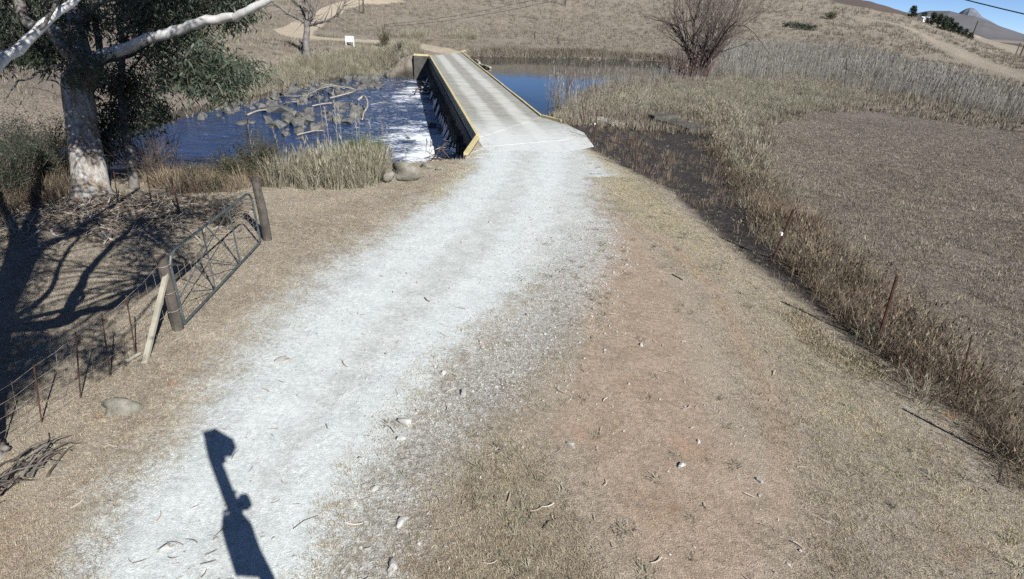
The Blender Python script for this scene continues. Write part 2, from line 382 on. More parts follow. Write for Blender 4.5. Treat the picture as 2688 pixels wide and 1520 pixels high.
DIRT = FP([(1480, 560), (1570, 570), (1660, 640), (1740, 760), (1790, 920), (1850, 1050), (1960, 1180), (2010, 1320), (1990, 1456), (1980, 1700), (1650, 1700), (1560, 1456), (1480, 1330), (1430, 1230), (1400, 1120), (1330, 1090), (1400, 980), (1480, 870), (1450, 760), (1370, 690), (1420, 620)])
YELLOW = FP([(1440, 385), (1500, 380), (1600, 440), (1700, 520), (1800, 610), (1900, 700), (1990, 770), (2080, 870), (2200, 1010), (2330, 1120), (2500, 1250), (2700, 1420), (2700, 1500), (2400, 1350), (2200, 1180), (2060, 1040), (1960, 900), (1850, 760), (1740, 680), (1620, 580), (1530, 500), (1480, 440)])
YEL_L = FP([(1100, 470), (1215, 378), (1225, 400), (1200, 440), (1120, 500), (1040, 520)])
YEL_M = FP([(1200, 1080), (1330, 1060), (1420, 1200), (1480, 1380), (1500, 1600), (1100, 1600), (1130, 1300)])
RED = FP([(-300, 1220), (60, 1200), (170, 1260), (230, 1350), (180, 1456), (160, 1700), (-300, 1700)])
REDS = [FP([(x - 28, y - 4), (x - 5, y - 15), (x + 24, y - 8), (x + 30, y + 6), (x, y + 14)]) for x, y in [(430, 968), (250, 1050), (1410, 690), (1690, 1280), (300, 1395), (2390, 1040), (2460, 1100), (2230, 890)]]
GREEN = FP([(1960, 790), (2010, 770), (2100, 860), (2210, 900), (2260, 960), (2160, 950), (2040, 880)])
BURNT = GX([(1490, 330), (1560, 300), (1660, 300), (1850, 335), (1900, 390), (1960, 480), (2040, 590), (2100, 650), (2200, 760), (2330, 880), (2450, 980), (2600, 1110), (2760, 1240), (2760, 1280), (2560, 1140), (2400, 1020), (2230, 900), (2060, 750), (1960, 680), (1870, 600), (1760, 500), (1640, 440), (1540, 385)])
FIELD = GX([(1960, 330), (2100, 290), (2300, 290), (2500, 320), (2800, 360), (2800, 1180), (2560, 1000), (2300, 760), (2130, 600), (2030, 470)])
SCORCH = GX([(2170, 2), (2300, 28), (2420, 52), (2520, 78), (2610, 100), (2688, 124), (2688, 108), (2620, 82), (2552, 54), (2486, 34), (2420, 8), (2380, 2)])
ROADF = GX([(1180, 140), (1168, 134), (1120, 124), (1094, 119), (1045, 113), (996, 110), (930, 107), (870, 104), (814, 102), (778, 92), (770, 82), (790, 74)])
ROADW = [2.2, 2.2, 2.6, 2.4, 2.2, 2.1, 2.1, 2.1, 2.1, 2.4, 2.8, 2.2]
ROAD2 = GX([(790, 74), (830, 48), (880, 22), (915, 10), (950, 7), (1040, 4)])
TRACK1 = GX([(2230, 45), (2300, 55), (2381, 72), (2450, 103), (2518, 138), (2600, 172), (2700, 205)])
TRACK2 = GX([(2500, 80), (2560, 96), (2620, 108), (2700, 122)])
TRACK1W = [2, 3, 4, 4, 4.5, 5, 5]
a_, b_ = bl(tx, ty)
attrs = {}
far_mask = sst(0, 1, (b_ - 38) / 4) 
attrs['rank'] = sst(26, 48, tr_ - 6 * fbm(tx * .15, ty * .15, 3, 71))
attrs['gravel'] = np.where(_near, np.maximum(1 - sst(-1.3, 1.5, sdf(GRAVEL, tx, ty) + 1.1 * fbm(tx * .7, ty * .7, 4, 77)), 0.9 * np.exp(-((a_ - 2.6) / 1.9) ** 4) * (b_ > -6) * (b_ < 9)), 0)
WHL = [FP(q) for q in ([(1260, 380), (1230, 450), (1150, 540), (1000, 670), (860, 800), (760, 920), (640, 1060), (520, 1200), (380, 1400), (200, 1700)], [(1390, 380), (1370, 470), (1340, 550), (1290, 640), (1180, 760), (1060, 880), (960, 1010), (860, 1130), (770, 1260), (690, 1456), (600, 1700)])]
attrs['wheel'] = np.where(_near, .95 * np.maximum(np.exp(-(linedist(WHL[0], tx, ty) / .8) ** 2), np.exp(-(linedist(WHL[1], tx, ty) / .72) ** 2)), 0)
attrs['stony'] = np.where(_near, pm(STONY, .8) * .8, 0)
attrs['dirt'] = np.where(_near, pm(DIRT, .9) * .85, 0)
RUTS = [FP(q) for q in ([(1500, 540), (1580, 600), (1650, 680), (1690, 780), (1700, 900), (1690, 1050), (1660, 1200), (1640, 1400)], [(1540, 540), (1680, 610), (1790, 720), (1860, 850), (1930, 980), (1960, 1120), (1960, 1300)], [(1430, 660), (1480, 760), (1500, 880), (1460, 1000), (1400, 1090)])]
attrs['dirt'] = np.maximum(attrs['dirt'], np.where(_near, .85 * np.maximum.reduce([np.exp(-(linedist(q, tx, ty) / .3) ** 2) for q in RUTS]), 0))
attrs['yellow'] = np.where(_near, np.maximum(np.maximum(pm(YELLOW, .8) * (.4 + .3 * sst(8, 18, tr_) + .5 * fbm(tx * .6, ty * .6, 3, 81)), pm(YEL_L, .7)), pm(YEL_M, .8) * .6), 0)
attrs['red'] = np.where(_near, np.maximum.reduce([pm(RED, .9) * (.55 + .5 * fbm(tx * .9, ty * .9, 3, 83))] + [pm(q, .12) for q in REDS] + [.5 * np.clip(np.exp(-((tx - c[0]) ** 2 + (ty - c[1]) ** 2) / w ** 2) * (1 + 1.2 * fbm(tx * 1.3, ty * 1.3, 3, 97)), 0, 1) for c, w in [(P(u, v), w) for u, v, w in ((1730, 1330, .55), (1560, 1140, .5), (1830, 1180, .55), (1480, 720, .8), (1760, 900, .6), (2150, 1440, .6), (2500, 1420, .7), (1660, 1010, .5), (1330, 1000, .35), (120, 1420, .6))]]), 0)
attrs['green'] = np.where(_near, pm(GREEN, .4), 0)
attrs['burnt'] = np.where(_near, pm(BURNT, .8) * (.25 + .85 * sst(9, 13.5, tr_)), 0)
attrs['field'] = np.where(tr_ < 120, (1 - sst(-1.5, 1.5, sdf(FIELD, tx, ty) + 2.2 * fbm(tx * .35, ty * .35, 3, 107))), 0)
azv = np.degrees(np.arctan2(tx, ty)); attrs['field'] = np.maximum(attrs['field'], sst(-24, -31, azv) * sst(-100, -70, azv) * sst(22, 30, tr_))  # left hillside takes the same darker ground colour as the field
attrs['scorched'] = np.where(tr_ > 60, pm(SCORCH, 6.0), 0)
attrs['track'] = np.where(tr_ > 55, np.maximum.reduce([1 - sst(.55, 1.25, linedist(ROADF, tx, ty, ROADW)), 1 - sst(.6, 1.2, linedist(ROAD2, tx, ty, [2.5] * 6)),
    .42 * (1 - sst(.3, 1.6, linedist(TRACK1, tx, ty, TRACK1W))), .5 * (1 - sst(.3, 1.5, linedist(TRACK2, tx, ty, [3] * 4)))]), 0)
attrs['wet'] = np.where((tz < ZW + .30) | ((sdf(POOL, tx, ty) < .5) & (tz < ZP + .12)), 1.0, 0.0)
# wheel ruts and a faint crown on the road
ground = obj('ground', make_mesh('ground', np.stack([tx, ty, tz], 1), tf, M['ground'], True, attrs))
tag(ground, 'dry veld ground with pale gravel road, verges and river banks', 'ground', kind='structure')

# distant range and the rocky peak behind the hillside
def ridge(name, prof, dist, depth, label, mat):
    v = []; f = []
    for u, vv in prof:
        d = ray(u, vv); d = d / np.hypot(d[0], d[1]); p = CAM + d * dist
        for k in range(6):
            q = k / 5.0; b = d[:2] * (dist - depth * (1 - q)); h = -4 + (p[2] + 4) * (q ** 1.4) * (1 + .03 * math.sin(u * .31 + k))
            v.append((b[0], b[1], h))
        v.append((d[0] * (dist + depth), d[1] * (dist + depth), -4))
    n = len(prof)
    for i in range(n - 1):
        for k in range(6): f.append((i * 7 + k, (i + 1) * 7 + k, (i + 1) * 7 + k + 1, i * 7 + k + 1))
    return tag(obj(name, make_mesh(name, v, f, mat, False)), label, 'hill', kind='structure')
M['far_hill'] = mat2('far_hillside', (.075, .075, .085), (.11, .108, .115), .004, .95, .2, .02, 1.0, world=True)  # blue-grey puts the haze of distance into the colour itself
M['peak'] = mat2('rocky_peak', (.09, .10, .13), (.15, .16, .19), .01, .95, .2, .02, 1.0, world=True)  # distance haze tinted into the rock colour as blue
ridge('far_hills', [(2380, 40), (2440, 30), (2494, 27), (2530, 37), (2560, 44), (2587, 54), (2630, 70), (2688, 90), (2760, 100), (2900, 112)], 1900, 500, 'hazy brown hills beyond the scorched slope under the sky', M['far_hill'])
ridge('mountain_peak', [(2490, 48), (2512, 36), (2526, 29), (2538, 22.5), (2547, 21), (2558, 22.5), (2566, 31), (2578, 44), (2600, 56), (2640, 78)], 3400, 700, 'grey conical mountain peak on the horizon under blue sky', M['peak'])

# ------------------------------------------------------------------ water
def water_grid(x0, x1, y0, y1, step, z, keepfn, name, mat, attrfn=None, amp=0.0):
    nx, ny = int((x1 - x0) / step) + 1, int((y1 - y0) / step) + 1
    X, Y = np.meshgrid(np.linspace(x0, x1, nx), np.linspace(y0, y1, ny)); X = X.ravel(); Y = Y.ravel()
    i = (np.arange(ny - 1)[:, None] * nx + np.arange(nx - 1)[None, :]).ravel(); f = np.stack([i, i + 1, i + 1 + nx, i + nx], 1)
    k = keepfn(X, Y); f = f[k[f].all(1)]
    at = {'foam': attrfn(X, Y)} if attrfn else {}
    zz = np.full(X.shape, z)
    if attrfn: zz = zz + at['foam'].clip(0, 1) * (.22 * fbm(X * 1.8, Y * 1.8, 4, 21) + .06) + .05 * fbm(X * .7, Y * 1.6, 3, 23)
    u, inv = np.unique(f, return_inverse=True)
    return obj(name, make_mesh(name, np.stack([X, Y, zz], 1)[u], inv.reshape(f.shape), mat, True, {q: w[u] for q, w in at.items()}))
FOAM1 = PX([(1096, 186), (1102, 215), (1106, 250), (1118, 275), (1128, 300)], ZW); FOAM1W = [1.2, 1.6, 1.8, 2.0, 2.0]
FOAM2 = PX([(1128, 300), (1140, 330), (1150, 352), (1168, 372), (1182, 398)], ZW); FOAM2W = [1.6, 1.7, 2.2, 2.6, 2.4]
def foam_at(x, y):
    a, b = bl(x, y)
    f = np.maximum(1 - linedist(FOAM1, x, y, FOAM1W) * .62, 1.05 - linedist(FOAM2, x, y, FOAM2W) * .55)
    f = f * (.85 + .5 * sst(13, 4, b)) * (.35 + .65 * np.maximum(sst(11, 5, b), sst(.35, .65, vnoise(a * .25, b * .3, 37)))) + 1.2 * fbm(a * .55, b * .9, 4, 31) + .14 * (f > .1)
    tail = np.exp(-((a + 5.0) / 3.5) ** 2) * .28 * sst(2, 10, b)
    return np.clip(np.maximum(f, tail + .3 * fbm(a * .25, b * 1.2, 3, 33)), 0, 1.1)
river = water_grid(-80, 1, 16, 72, .28, ZW, lambda x, y: (sdf(WD, x, y) < 1.5) & (bl(x, y)[0] < .15), 'river_water', M['river'], foam_at)
tag(river, 'dark blue river with white rapids below the bridge', 'river', kind='structure')
pool = water_grid(-14, 32, 26, 90, .8, ZP, lambda x, y: (sdf(POOL, x, y) < 2.5) & (bl(x, y)[0] > BW - .3), 'pool_water', M['pool'])
tag(pool, 'still dark pool upstream of the bridge mirroring the sky', 'pool', kind='structure')

# ------------------------------------------------------------------ bridge
def deck_material():
    m = N('bridge_deck_concrete'); c = m.coord(); sx = m.n('ShaderNodeSeparateXYZ'); m.lk(c, sx.inputs[0]); x, y = sx.outputs[0], sx.outputs[1]
    n1, n2, n3 = m.noise(c, .5, 5, .65), m.noise(c, 3.0, 5, .7), m.noise(c, 40, 3, .7)
    mp = m.n('ShaderNodeMapping'); m.lk(c, mp.inputs[0]); mp.inputs['Scale'].default_value = (.4, 1.5, 1); nt = m.noise(mp.outputs[0], 1.3, 5, .75, .4)
    dx = m.math('ADD', x, m.math('MULTIPLY', m.math('SUBTRACT', n1, .5), .5))
    def band(at, w): return m.math('SUBTRACT', 1.0, m.rng(m.math('ABSOLUTE', m.math('SUBTRACT', dx, at)), w * .3, w))
    track = m.math('MAXIMUM', band(1.25, .62), band(3.0, .62))
    col = m.mix(m.rng(n2, .3, .7), (.25, .25, .225), (.32, .318, .29))
    col = m.mix(m.math('MULTIPLY', m.rng(nt, .42, .68), .6), col, (.13, .13, .112))
    col = m.mix(m.math('MULTIPLY', track, m.rng(nt, .72, .35, .35, .95)), col, (.47, .475, .445))
    col = m.mix(m.math('MULTIPLY', m.rng(y, 6.5, -.5), m.rng(n2, .25, .6, .55, .98)), col, (.50, .53, .525))
    s = m.rng(n3, .3, .7, .85, 1.12, False); col = m.mix(1.0, col, m.n('ShaderNodeCombineColor', i_0=s, i_1=s, i_2=s).outputs[0], 'MULTIPLY')
    return m.out(col, .9, m.bump(n3, .35, .008, m.bump(n2, .3, .02)))
M['deck'] = deck_material()
bridge = empty('low_bridge', (NL[0], NL[1], 0), math.atan2(BN[1], BN[0]))
tag(bridge, 'narrow concrete low-level bridge with yellow kerbs crossing the river', 'bridge')
def L2(u, v, z=0.0): return bl(*P(u, v, z)[:2])
e1, e2 = 7.2, 14.0
def strip(b0, b1, name, z=0.035):     # skewed slabs of the deck
    s = lambda a: a * BR0 / BW
    p = [(0.0, b0), (BW, b0 + (BR0 if b0 < 1 else s(BW) * .35)), (BW, b1 + s(BW) * .35), (0.0, b1)]
    return p
far_l, far_r = BL_, BR1
cuts = [0.02, 6.0, 14.0, 22.0, 30.0, 36.0]
def rb(b): return b + 5.7 + (b / BL_) * (far_r - far_l - 5.7)
for i, b0 in enumerate(cuts):
    b1 = (cuts[i + 1] if i + 1 < len(cuts) else far_l) - .015
    MB().prism([(0, b0), (BW, rb(b0)), (BW, rb(b1)), (0, b1)], -.45, .03).build('deck_slab', M['deck'], bridge)
# concrete approach slabs on the camera's side
w0 = WING; r1, r2, r3 = L2(1474, 321), L2(1533, 349), L2(1559, 384); r4 = L2(1497, 397); r5 = L2(1262, 393)
mid_r = ((BW + r2[0]) / 2 + .6, (BR0 + r2[1]) / 2)
MB().prism([(0.0, 0.0), (BW, BR0 - .03), r1, r2, (r2[0] - 1.2, r2[1] - 1.6), (0.02, -1.6)], -.4, .010).build('approach_slab', M['deck'], bridge)
rag = [np.array(r4) + (np.array(r5) - np.array(r4)) * t + [random.uniform(-.12, .12), random.uniform(-.12, .12)] for t in np.linspace(.04, .96, 22)]
ap = MB().prism([(0.0, -1.63), (r2[0] - 1.2, r2[1] - 1.63), (r2[0], r2[1] - .03), r3, r4] + [tuple(q) for q in rag] + [r5, (w0[0] + .15, w0[1] + .3)], -.4, .001)
ap.build('approach_slab', M['deck'], bridge)
def kerb(pts, w, h, name='kerb', z0=.02, mat='yellow_paint'):
    m = MB()
    for (a, b) in zip(pts[:-1], pts[1:]):
        a = np.array(a); b = np.array(b); t = (b - a) / np.linalg.norm(b - a); n = np.array([-t[1], t[0]]) * w / 2
        m.prism([a - n, b - n, b + n, a + n], z0, h)
    return m.build(name, M[mat], bridge)
def chunks(a, b, n, gap=.02):
    a = np.array(a, float); b = np.array(b, float); d = (b - a) / np.linalg.norm(b - a)
    return [(a + (b - a) * i / n + d * gap / 2, a + (b - a) * (i + 1) / n - d * gap / 2) for i in range(n)]
for q in chunks((.02, .15), (.02, 41.2), 10): kerb(q, .13, .16 + random.uniform(-.012, .012))
for q in chunks((BW - .02, 5.8), (BW - .02, 48.6), 10): kerb(q, .11, .12 + random.uniform(-.012, .012))
kerb([(0, 0), (w0[0], w0[1])], .18, .13, 'wing_kerb')
kerb([(BW, 5.75), r1], .16, .13, 'wing_kerb'); FWL = L2(1086, 146)
kerb([(-.1, 41.2), (FWL[0], 41.4)], .2, .19, 'wing_kerb'); kerb([(BW, 48.75), L2(1223, 134.5)], .2, .17, 'wing_kerb')
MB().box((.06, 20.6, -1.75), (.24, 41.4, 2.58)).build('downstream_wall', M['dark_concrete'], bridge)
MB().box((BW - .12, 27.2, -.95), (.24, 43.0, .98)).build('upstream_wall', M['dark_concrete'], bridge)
m = MB(); t = np.array([w0[0], w0[1]]); n = np.array([-t[1], t[0]]) / np.linalg.norm(t) * .11
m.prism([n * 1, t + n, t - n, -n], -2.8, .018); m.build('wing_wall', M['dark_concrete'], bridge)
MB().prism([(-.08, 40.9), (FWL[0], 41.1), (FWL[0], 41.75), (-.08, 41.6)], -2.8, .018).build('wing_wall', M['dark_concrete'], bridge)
NP = 26
for i in range(NP):
    y = 2.6 + i * 1.46
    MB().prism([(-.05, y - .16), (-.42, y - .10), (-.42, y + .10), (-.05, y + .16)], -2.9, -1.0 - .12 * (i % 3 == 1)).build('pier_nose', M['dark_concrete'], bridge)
sp = MB()
for i in range(NP - 1):
    y = 2.6 + (i + .5) * 1.46 + random.uniform(-.1, .1); w = random.uniform(.22, .42); pr = []
    z0 = -1.55 + random.uniform(-.15, .15); k = random.uniform(.45, .75)
    for j in range(6):
        q = j / 5; pr.append((-.04 - k * .95 * q, z0 - .95 * q * q))
    v = []; f = []
    for j, (a, z) in enumerate(pr):
        ww = w * (1 + .35 * j / 5)
        v += [(a, y - ww, z - .05), (a - .03, y - ww * .4, z + .07), (a - .03, y + ww * .4, z + .07), (a, y + ww, z - .05)]
    for j in range(5):
        for c in range(3): f.append((j * 4 + c, j * 4 + c + 1, j * 4 + 5 + c, j * 4 + 4 + c))
    sp.add([tuple(np.append(bw(p[0], p[1]), p[2])) for p in v], f)
tag(sp.build('spilling_water', M['spray'], None, True), 'row of water jets spilling from the bridge wall into rapids', 'water', kind='stuff')

# ------------------------------------------------------------------ scattering (grass, stones, litter: what nobody could count)
def tuft(seed, n, h, spread, w, lean=.35, flat=0.0, seg=2, seedhead=0.0):
    r = np.random.default_rng(seed); v = []; f = []
    for i in range(n):
        a = r.uniform(0, 2 * math.pi); rr = spread * math.sqrt(r.uniform(0, 1)); bx, by = rr * math.cos(a), rr * math.sin(a)
        hh = h * r.uniform(.55, 1.15); la = a + r.normal(0, .8); ln = hh * lean * r.uniform(.1, 1.5) + flat * hh * r.uniform(.4, 1.2)
        d = np.array([math.cos(la), math.sin(la)]); p = np.array([-d[1], d[0]]) if r.uniform() < .5 else np.array([d[1], d[0]])
        ww = w * r.uniform(.7, 1.3); b = len(v); zt = hh * math.sqrt(max(.05, 1 - min(.9, (ln / hh) ** 2)))
        if seg == 1:
            v += [(bx - p[0] * ww, by - p[1] * ww, -.01), (bx + p[0] * ww, by + p[1] * ww, -.01), (bx + d[0] * ln, by + d[1] * ln, zt)]; f.append((b, b + 1, b + 2))
        else:
            v += [(bx - p[0] * ww, by - p[1] * ww, -.02), (bx + p[0] * ww, by + p[1] * ww, -.02), (bx + d[0] * ln * .3 + p[0] * ww * .8, by + d[1] * ln * .3 + p[1] * ww * .8, zt * .58), (bx + d[0] * ln * .3 - p[0] * ww * .8, by + d[1] * ln * .3 - p[1] * ww * .8, zt * .58), (bx + d[0] * ln, by + d[1] * ln, zt)]
            f += [(b, b + 1, b + 2, b + 3), (b + 3, b + 2, b + 4)]
            if r.uniform() < seedhead:
                c = np.array(v[-1]); b = len(v); q = ww * 3.0
                v += [tuple(c + (-p[0] * q, -p[1] * q, -.02)), tuple(c + (p[0] * q, p[1] * q, -.02)), tuple(c + (d[0] * .02, d[1] * .02, hh * .12)), tuple(c + (0, 0, -hh * .1))]
                f += [(b, b + 1, b + 2), (b + 1, b, b + 3)]
    return make_mesh('tuft', v, f)
def stone_mesh(seed, flat=.6, sub=1, jag=.09):
    import bmesh
    bm = bmesh.new(); bmesh.ops.create_icosphere(bm, subdivisions=sub, radius=1); r = np.random.default_rng(seed); k = r.uniform(-1, 1, (5, 3)); s = r.uniform(.7, 1.15, 3)
    for q in bm.verts:
        c = np.array(q.co); n = 1 + sum(.16 * math.sin(3.1 * (c @ w) + i * 1.7) for i, w in enumerate(k)) + (sum(.035 * math.sin(9 * (c @ w) + i * 2.1) for i, w in enumerate(k)) if sub > 2 else 0) + r.uniform(-jag, jag) * (1 if sub < 3 else .28)
        c = c * n * s; c[2] *= flat; q.co = c
    me = bpy.data.meshes.new('stone'); bm.to_mesh(me); bm.free(); return me
def scatter(name, pts, protos, mat, scale, tilt=.12, label='', cat='', smax=None):
    n = len(pts); me = bpy.data.meshes.new(name); me.vertices.add(n); me.vertices.foreach_set('co', np.asarray(pts, np.float32).ravel())
    rot = np.stack([RNG.normal(0, tilt, n), RNG.normal(0, tilt, n), RNG.uniform(0, 6.283, n)], 1).astype(np.float32)
    a = me.attributes.new('r', 'FLOAT_VECTOR', 'POINT'); a.data.foreach_set('vector', rot.ravel())
    sc = np.broadcast_to(np.asarray(scale, np.float32), (n,)) if np.ndim(scale) else np.full(n, scale, np.float32)
    a = me.attributes.new('s', 'FLOAT', 'POINT'); a.data.foreach_set('value', (sc * RNG.uniform(.7, 1.35, n)).astype(np.float32))
    a = me.attributes.new('k', 'INT', 'POINT'); a.data.foreach_set('value', RNG.integers(0, len(protos), n).astype(np.int32))
    o = obj(name, me); tag(o, label, cat, kind='stuff'); me.materials.append(mat)
    ng = bpy.data.node_groups.new(name, 'GeometryNodeTree')
    ng.interface.new_socket('Geometry', in_out='INPUT', socket_type='NodeSocketGeometry'); ng.interface.new_socket('Geometry', in_out='OUTPUT', socket_type='NodeSocketGeometry')
    nn = ng.nodes.new; gi, go = nn('NodeGroupInput'), nn('NodeGroupOutput'); jn = nn('GeometryNodeJoinGeometry')
    for pm_ in protos:
        if not pm_.materials: pm_.materials.append(mat)
        po = bpy.data.objects.new(name + '_pattern', pm_); oi = nn('GeometryNodeObjectInfo'); oi.inputs['Object'].default_value = po; oi.inputs['As Instance'].default_value = False
        gt = nn('GeometryNodeGeometryToInstance'); ng.links.new(oi.outputs['Geometry'], gt.inputs[0]); ng.links.new(gt.outputs[0], jn.inputs[0])
    ip = nn('GeometryNodeInstanceOnPoints'); ng.links.new(gi.outputs[0], ip.inputs['Points']); ng.links.new(jn.outputs[0], ip.inputs['Instance']); ip.inputs['Pick Instance'].default_value = True
    for an, dt, so_, sk in (('k', 'INT', 'Instance Index', 0), ('r', 'FLOAT_VECTOR', 'Rotation', 0), ('s', 'FLOAT', 'Scale', 0)):
        na = nn('GeometryNodeInputNamedAttribute'); na.data_type = dt; na.inputs[0].default_value = an; ng.links.new(na.outputs[0], ip.inputs[so_])
    ng.links.new(ip.outputs[0], go.inputs[0]); md = o.modifiers.new('scatter', 'NODES'); md.node_group = ng
    return o
def in_poly(poly, n, soft=0.0):
    lo, hi = poly.min(0), poly.max(0); out = []
    while sum(map(len, out)) < n:
        q = RNG.uniform(lo, hi, (max(n, 500), 2)); d = sdf(poly, q[:, 0], q[:, 1])
        out.append(q[d < -soft * RNG.uniform(-1, 1, len(d))])
    return np.concatenate(out)[:n]
def on_ground(q, dz=0.0): return np.column_stack([q, hz(q[:, 0], q[:, 1]) + dz])
def fan_pts(n, r0, r1, a0=-47, a1=45):
    r = np.exp(RNG.uniform(math.log(r0), math.log(r1), n)); a = np.radians(RNG.uniform(a0, a1, n)); return np.column_stack([r * np.sin(a), r * np.cos(a)])
def masks(q):
    x, y = q[:, 0], q[:, 1]; a, b = bl(x, y)
    on_road = np.maximum(sst(.3, .8, 1 - sst(-1.0, .9, sdf(GRAVEL, x, y) + .9 * fbm(x * .7, y * .7, 4, 77))), np.exp(-((a - 2.4) / 2.4) ** 6) * (b > -7) * (b < 47))
    dry = (sdf(WD, x, y) > .35) & (sdf(POOL, x, y) > .2) & ~((a > -.3) & (a < BW + .3) & (b > -1) & (b < 49))
    return on_road, pm(DIRT, .9, x, y), pm(STONY, .8, x, y), dry, pm(BURNT, .4, x, y)

SHORT = [tuft(i, 10, .062, .055, .0045, .8, .4, 1) for i in range(4)]
q = fan_pts(140000, 3.2, 40, -57, 57); rd, dt, stn, dry, bn = masks(q); pr = 1 - np.maximum.reduce([rd * 1.05, sst(.12, .6, dt) * .96, stn * .85, bn * .9])
yl = np.maximum(pm(YELLOW, .8, q[:, 0], q[:, 1]), pm(YEL_L, .7, q[:, 0], q[:, 1]))
pr = pr * (.35 + 1.1 * (fbm(q[:, 0] * .8, q[:, 1] * .8, 3, 41) + .45)); keep = dry & (RNG.uniform(0, 1, len(q)) < pr); q, yl = q[keep], yl[keep]
isy = RNG.uniform(0, 1, len(q)) < yl * .8
rs = lambda q: .7 + .6 * sst(6, 26, np.hypot(q[:, 0], q[:, 1]))
scatter('short_grass', on_ground(q[~isy]), SHORT, M['dry_short'], rs(q[~isy]), .1, 'cropped dry brown grass covering the verges beside the road', 'grass')
scatter('yellow_grass', on_ground(q[isy]), [tuft(i + 9, 10, .062, .055, .0045, .8, .4, 1) for i in range(4)], M['dry_yellow'], rs(q[isy]), .1, 'cropped yellow grass on the verge along the burnt ditch', 'grass')
FIELDT = [tuft(20 + i, 10, .10, .10, .0055, .7, .35, 1) for i in range(4)]
q = in_poly(FIELD, 36000, 1.5); q = q[fbm(q[:, 0] * .5, q[:, 1] * .5, 3, 87) > -.2]; w = np.hypot(q[:, 0], q[:, 1]); q = q[RNG.uniform(0, 1, len(q)) < np.clip(26 / w, .25, 1)]
scatter('field_stubble', on_ground(q), FIELDT, M['stubble'], 1.0, .15, 'grey brown grazed stubble covering the open field', 'grass')
q = in_poly(FIELD, 700, 2.5); q = q[vnoise(q[:, 0] * .35, q[:, 1] * .35, 109) > .5]
scatter('field_clumps', on_ground(q), [tuft(160 + i, 18, .2, .14, .005, .8, .4, 2) for i in range(4)], M['dry_pale'], .55 + .7 * vnoise(q[:, 0], q[:, 1], 111), .2, 'scattered paler grass clumps across the grazed field', 'grass')
FAR = [tuft(30 + i, 12, .42, .3, .022, .4, 0, 1) for i in range(5)]
q = fan_pts(52000, 30, 270, -46, 42); rd, dt, stn, dry, bn = masks(q)
keep = dry & (sdf(FIELD, q[:, 0], q[:, 1]) > -1) & (rd < .3) & (linedist(ROADF, q[:, 0], q[:, 1], ROADW) > 1.1) & (linedist(ROAD2, q[:, 0], q[:, 1]) > 2.4) & (linedist(TRACK1, q[:, 0], q[:, 1], TRACK1W) > 1.0)
keep &= (np.degrees(np.arctan2(q[:, 0], q[:, 1])) > -29) | (RNG.uniform(0, 1, len(q)) < .22)
keep &= (sdf(SCORCH, q[:, 0], q[:, 1]) > 3) & (fbm(q[:, 0] * .09, q[:, 1] * .09, 3, 51) > -.22)
q = q[keep]; scatter('veld_grass', on_ground(q), FAR, M['dry_far'], .75 + .9 * sst(50, 220, np.hypot(q[:, 0], q[:, 1])) + .8 * np.clip(fbm(q[:, 0] * .06, q[:, 1] * .06, 3, 53), 0, 1), .12, 'dry veld grass covering the far bank and hillsides', 'grass')
REEDS = [tuft(40 + i, 9, 1.45, .34, .008, .1, 0, 2, .25) for i in range(5)]
RB = GX([(1700, 216), (1735, 170), (1800, 142), (1930, 118), (2150, 122), (2330, 150), (2480, 195), (2600, 240), (2720, 300), (2720, 345), (2560, 300), (2420, 262), (2240, 238), (2080, 216), (1940, 206), (1760, 214)])
q = in_poly(RB, 7200, 2.5); _, _, _, dry, _ = masks(q); q = q[dry & (RNG.uniform(0, 1, len(q)) < .25 + 1.6 * np.clip(fbm(q[:, 0] * .22, q[:, 1] * .22, 3, 93) + .25, 0, 1))]
scatter('reed_bed', on_ground(q), REEDS, M['reed'], .65 + .45 * vnoise(q[:, 0] * .3, q[:, 1] * .3, 95), .09, 'pale grey reed bed standing across the flat beyond the field', 'reeds')
RB2 = GX([(1455, 312), (1470, 290), (1500, 255), (1580, 226), (1680, 212), (1720, 232), (1580, 252), (1510, 296)])
q = in_poly(RB2, 80, .8); scatter('pool_reeds', on_ground(q, -.02), REEDS, M['reed'], .85, .09, 'thin pale reeds fringing the near edge of the pool', 'reeds')
q = np.concatenate([in_poly(PX([(1425, 240), (1440, 190), (1470, 158), (1640, 158), (1700, 190), (1640, 206), (1520, 232), (1470, 280)], ZP), 50, .5), in_poly(PX([(1430, 290), (1440, 215), (1475, 170), (1490, 230), (1470, 290)], ZP), 26, .3)])
scatter('emergent_reeds', np.column_stack([q, np.full(len(q), ZP - .05)]), [tuft(140 + i, 5, 1.9, .4, .009, .22, 0, 2, .3) for i in range(4)], M['reed'], .7, .14, 'sparse dry reeds standing in the pool water', 'reeds')
TALL = [tuft(50 + i, 26, .62, .2, .006, .45, 0, 2, .3) for i in range(5)]
MID = GX([(1475, 322), (1515, 288), (1560, 262), (1710, 238), (1940, 212), (2120, 222), (2300, 262), (2100, 286), (1960, 326), (1900, 330), (1800, 300), (1640, 296), (1530, 300)])
q = in_poly(MID, 5200, .8); _, _, _, dry, _ = masks(q); q = q[dry]
scatter('marsh_grass', on_ground(q), TALL, M['dry_pale'], .42 + .5 * vnoise(q[:, 0] * .5, q[:, 1] * .5, 99), .16, 'pale olive grass between the pool and the open field', 'grass')
FRINGE = GX([(1830, 300), (1900, 300), (1960, 390), (2040, 500), (2130, 600), (2240, 700), (2380, 830), (2560, 980), (2720, 1110), (2720, 1290), (2580, 1160), (2400, 1010), (2230, 870), (2080, 720), (1990, 560), (1900, 430)])
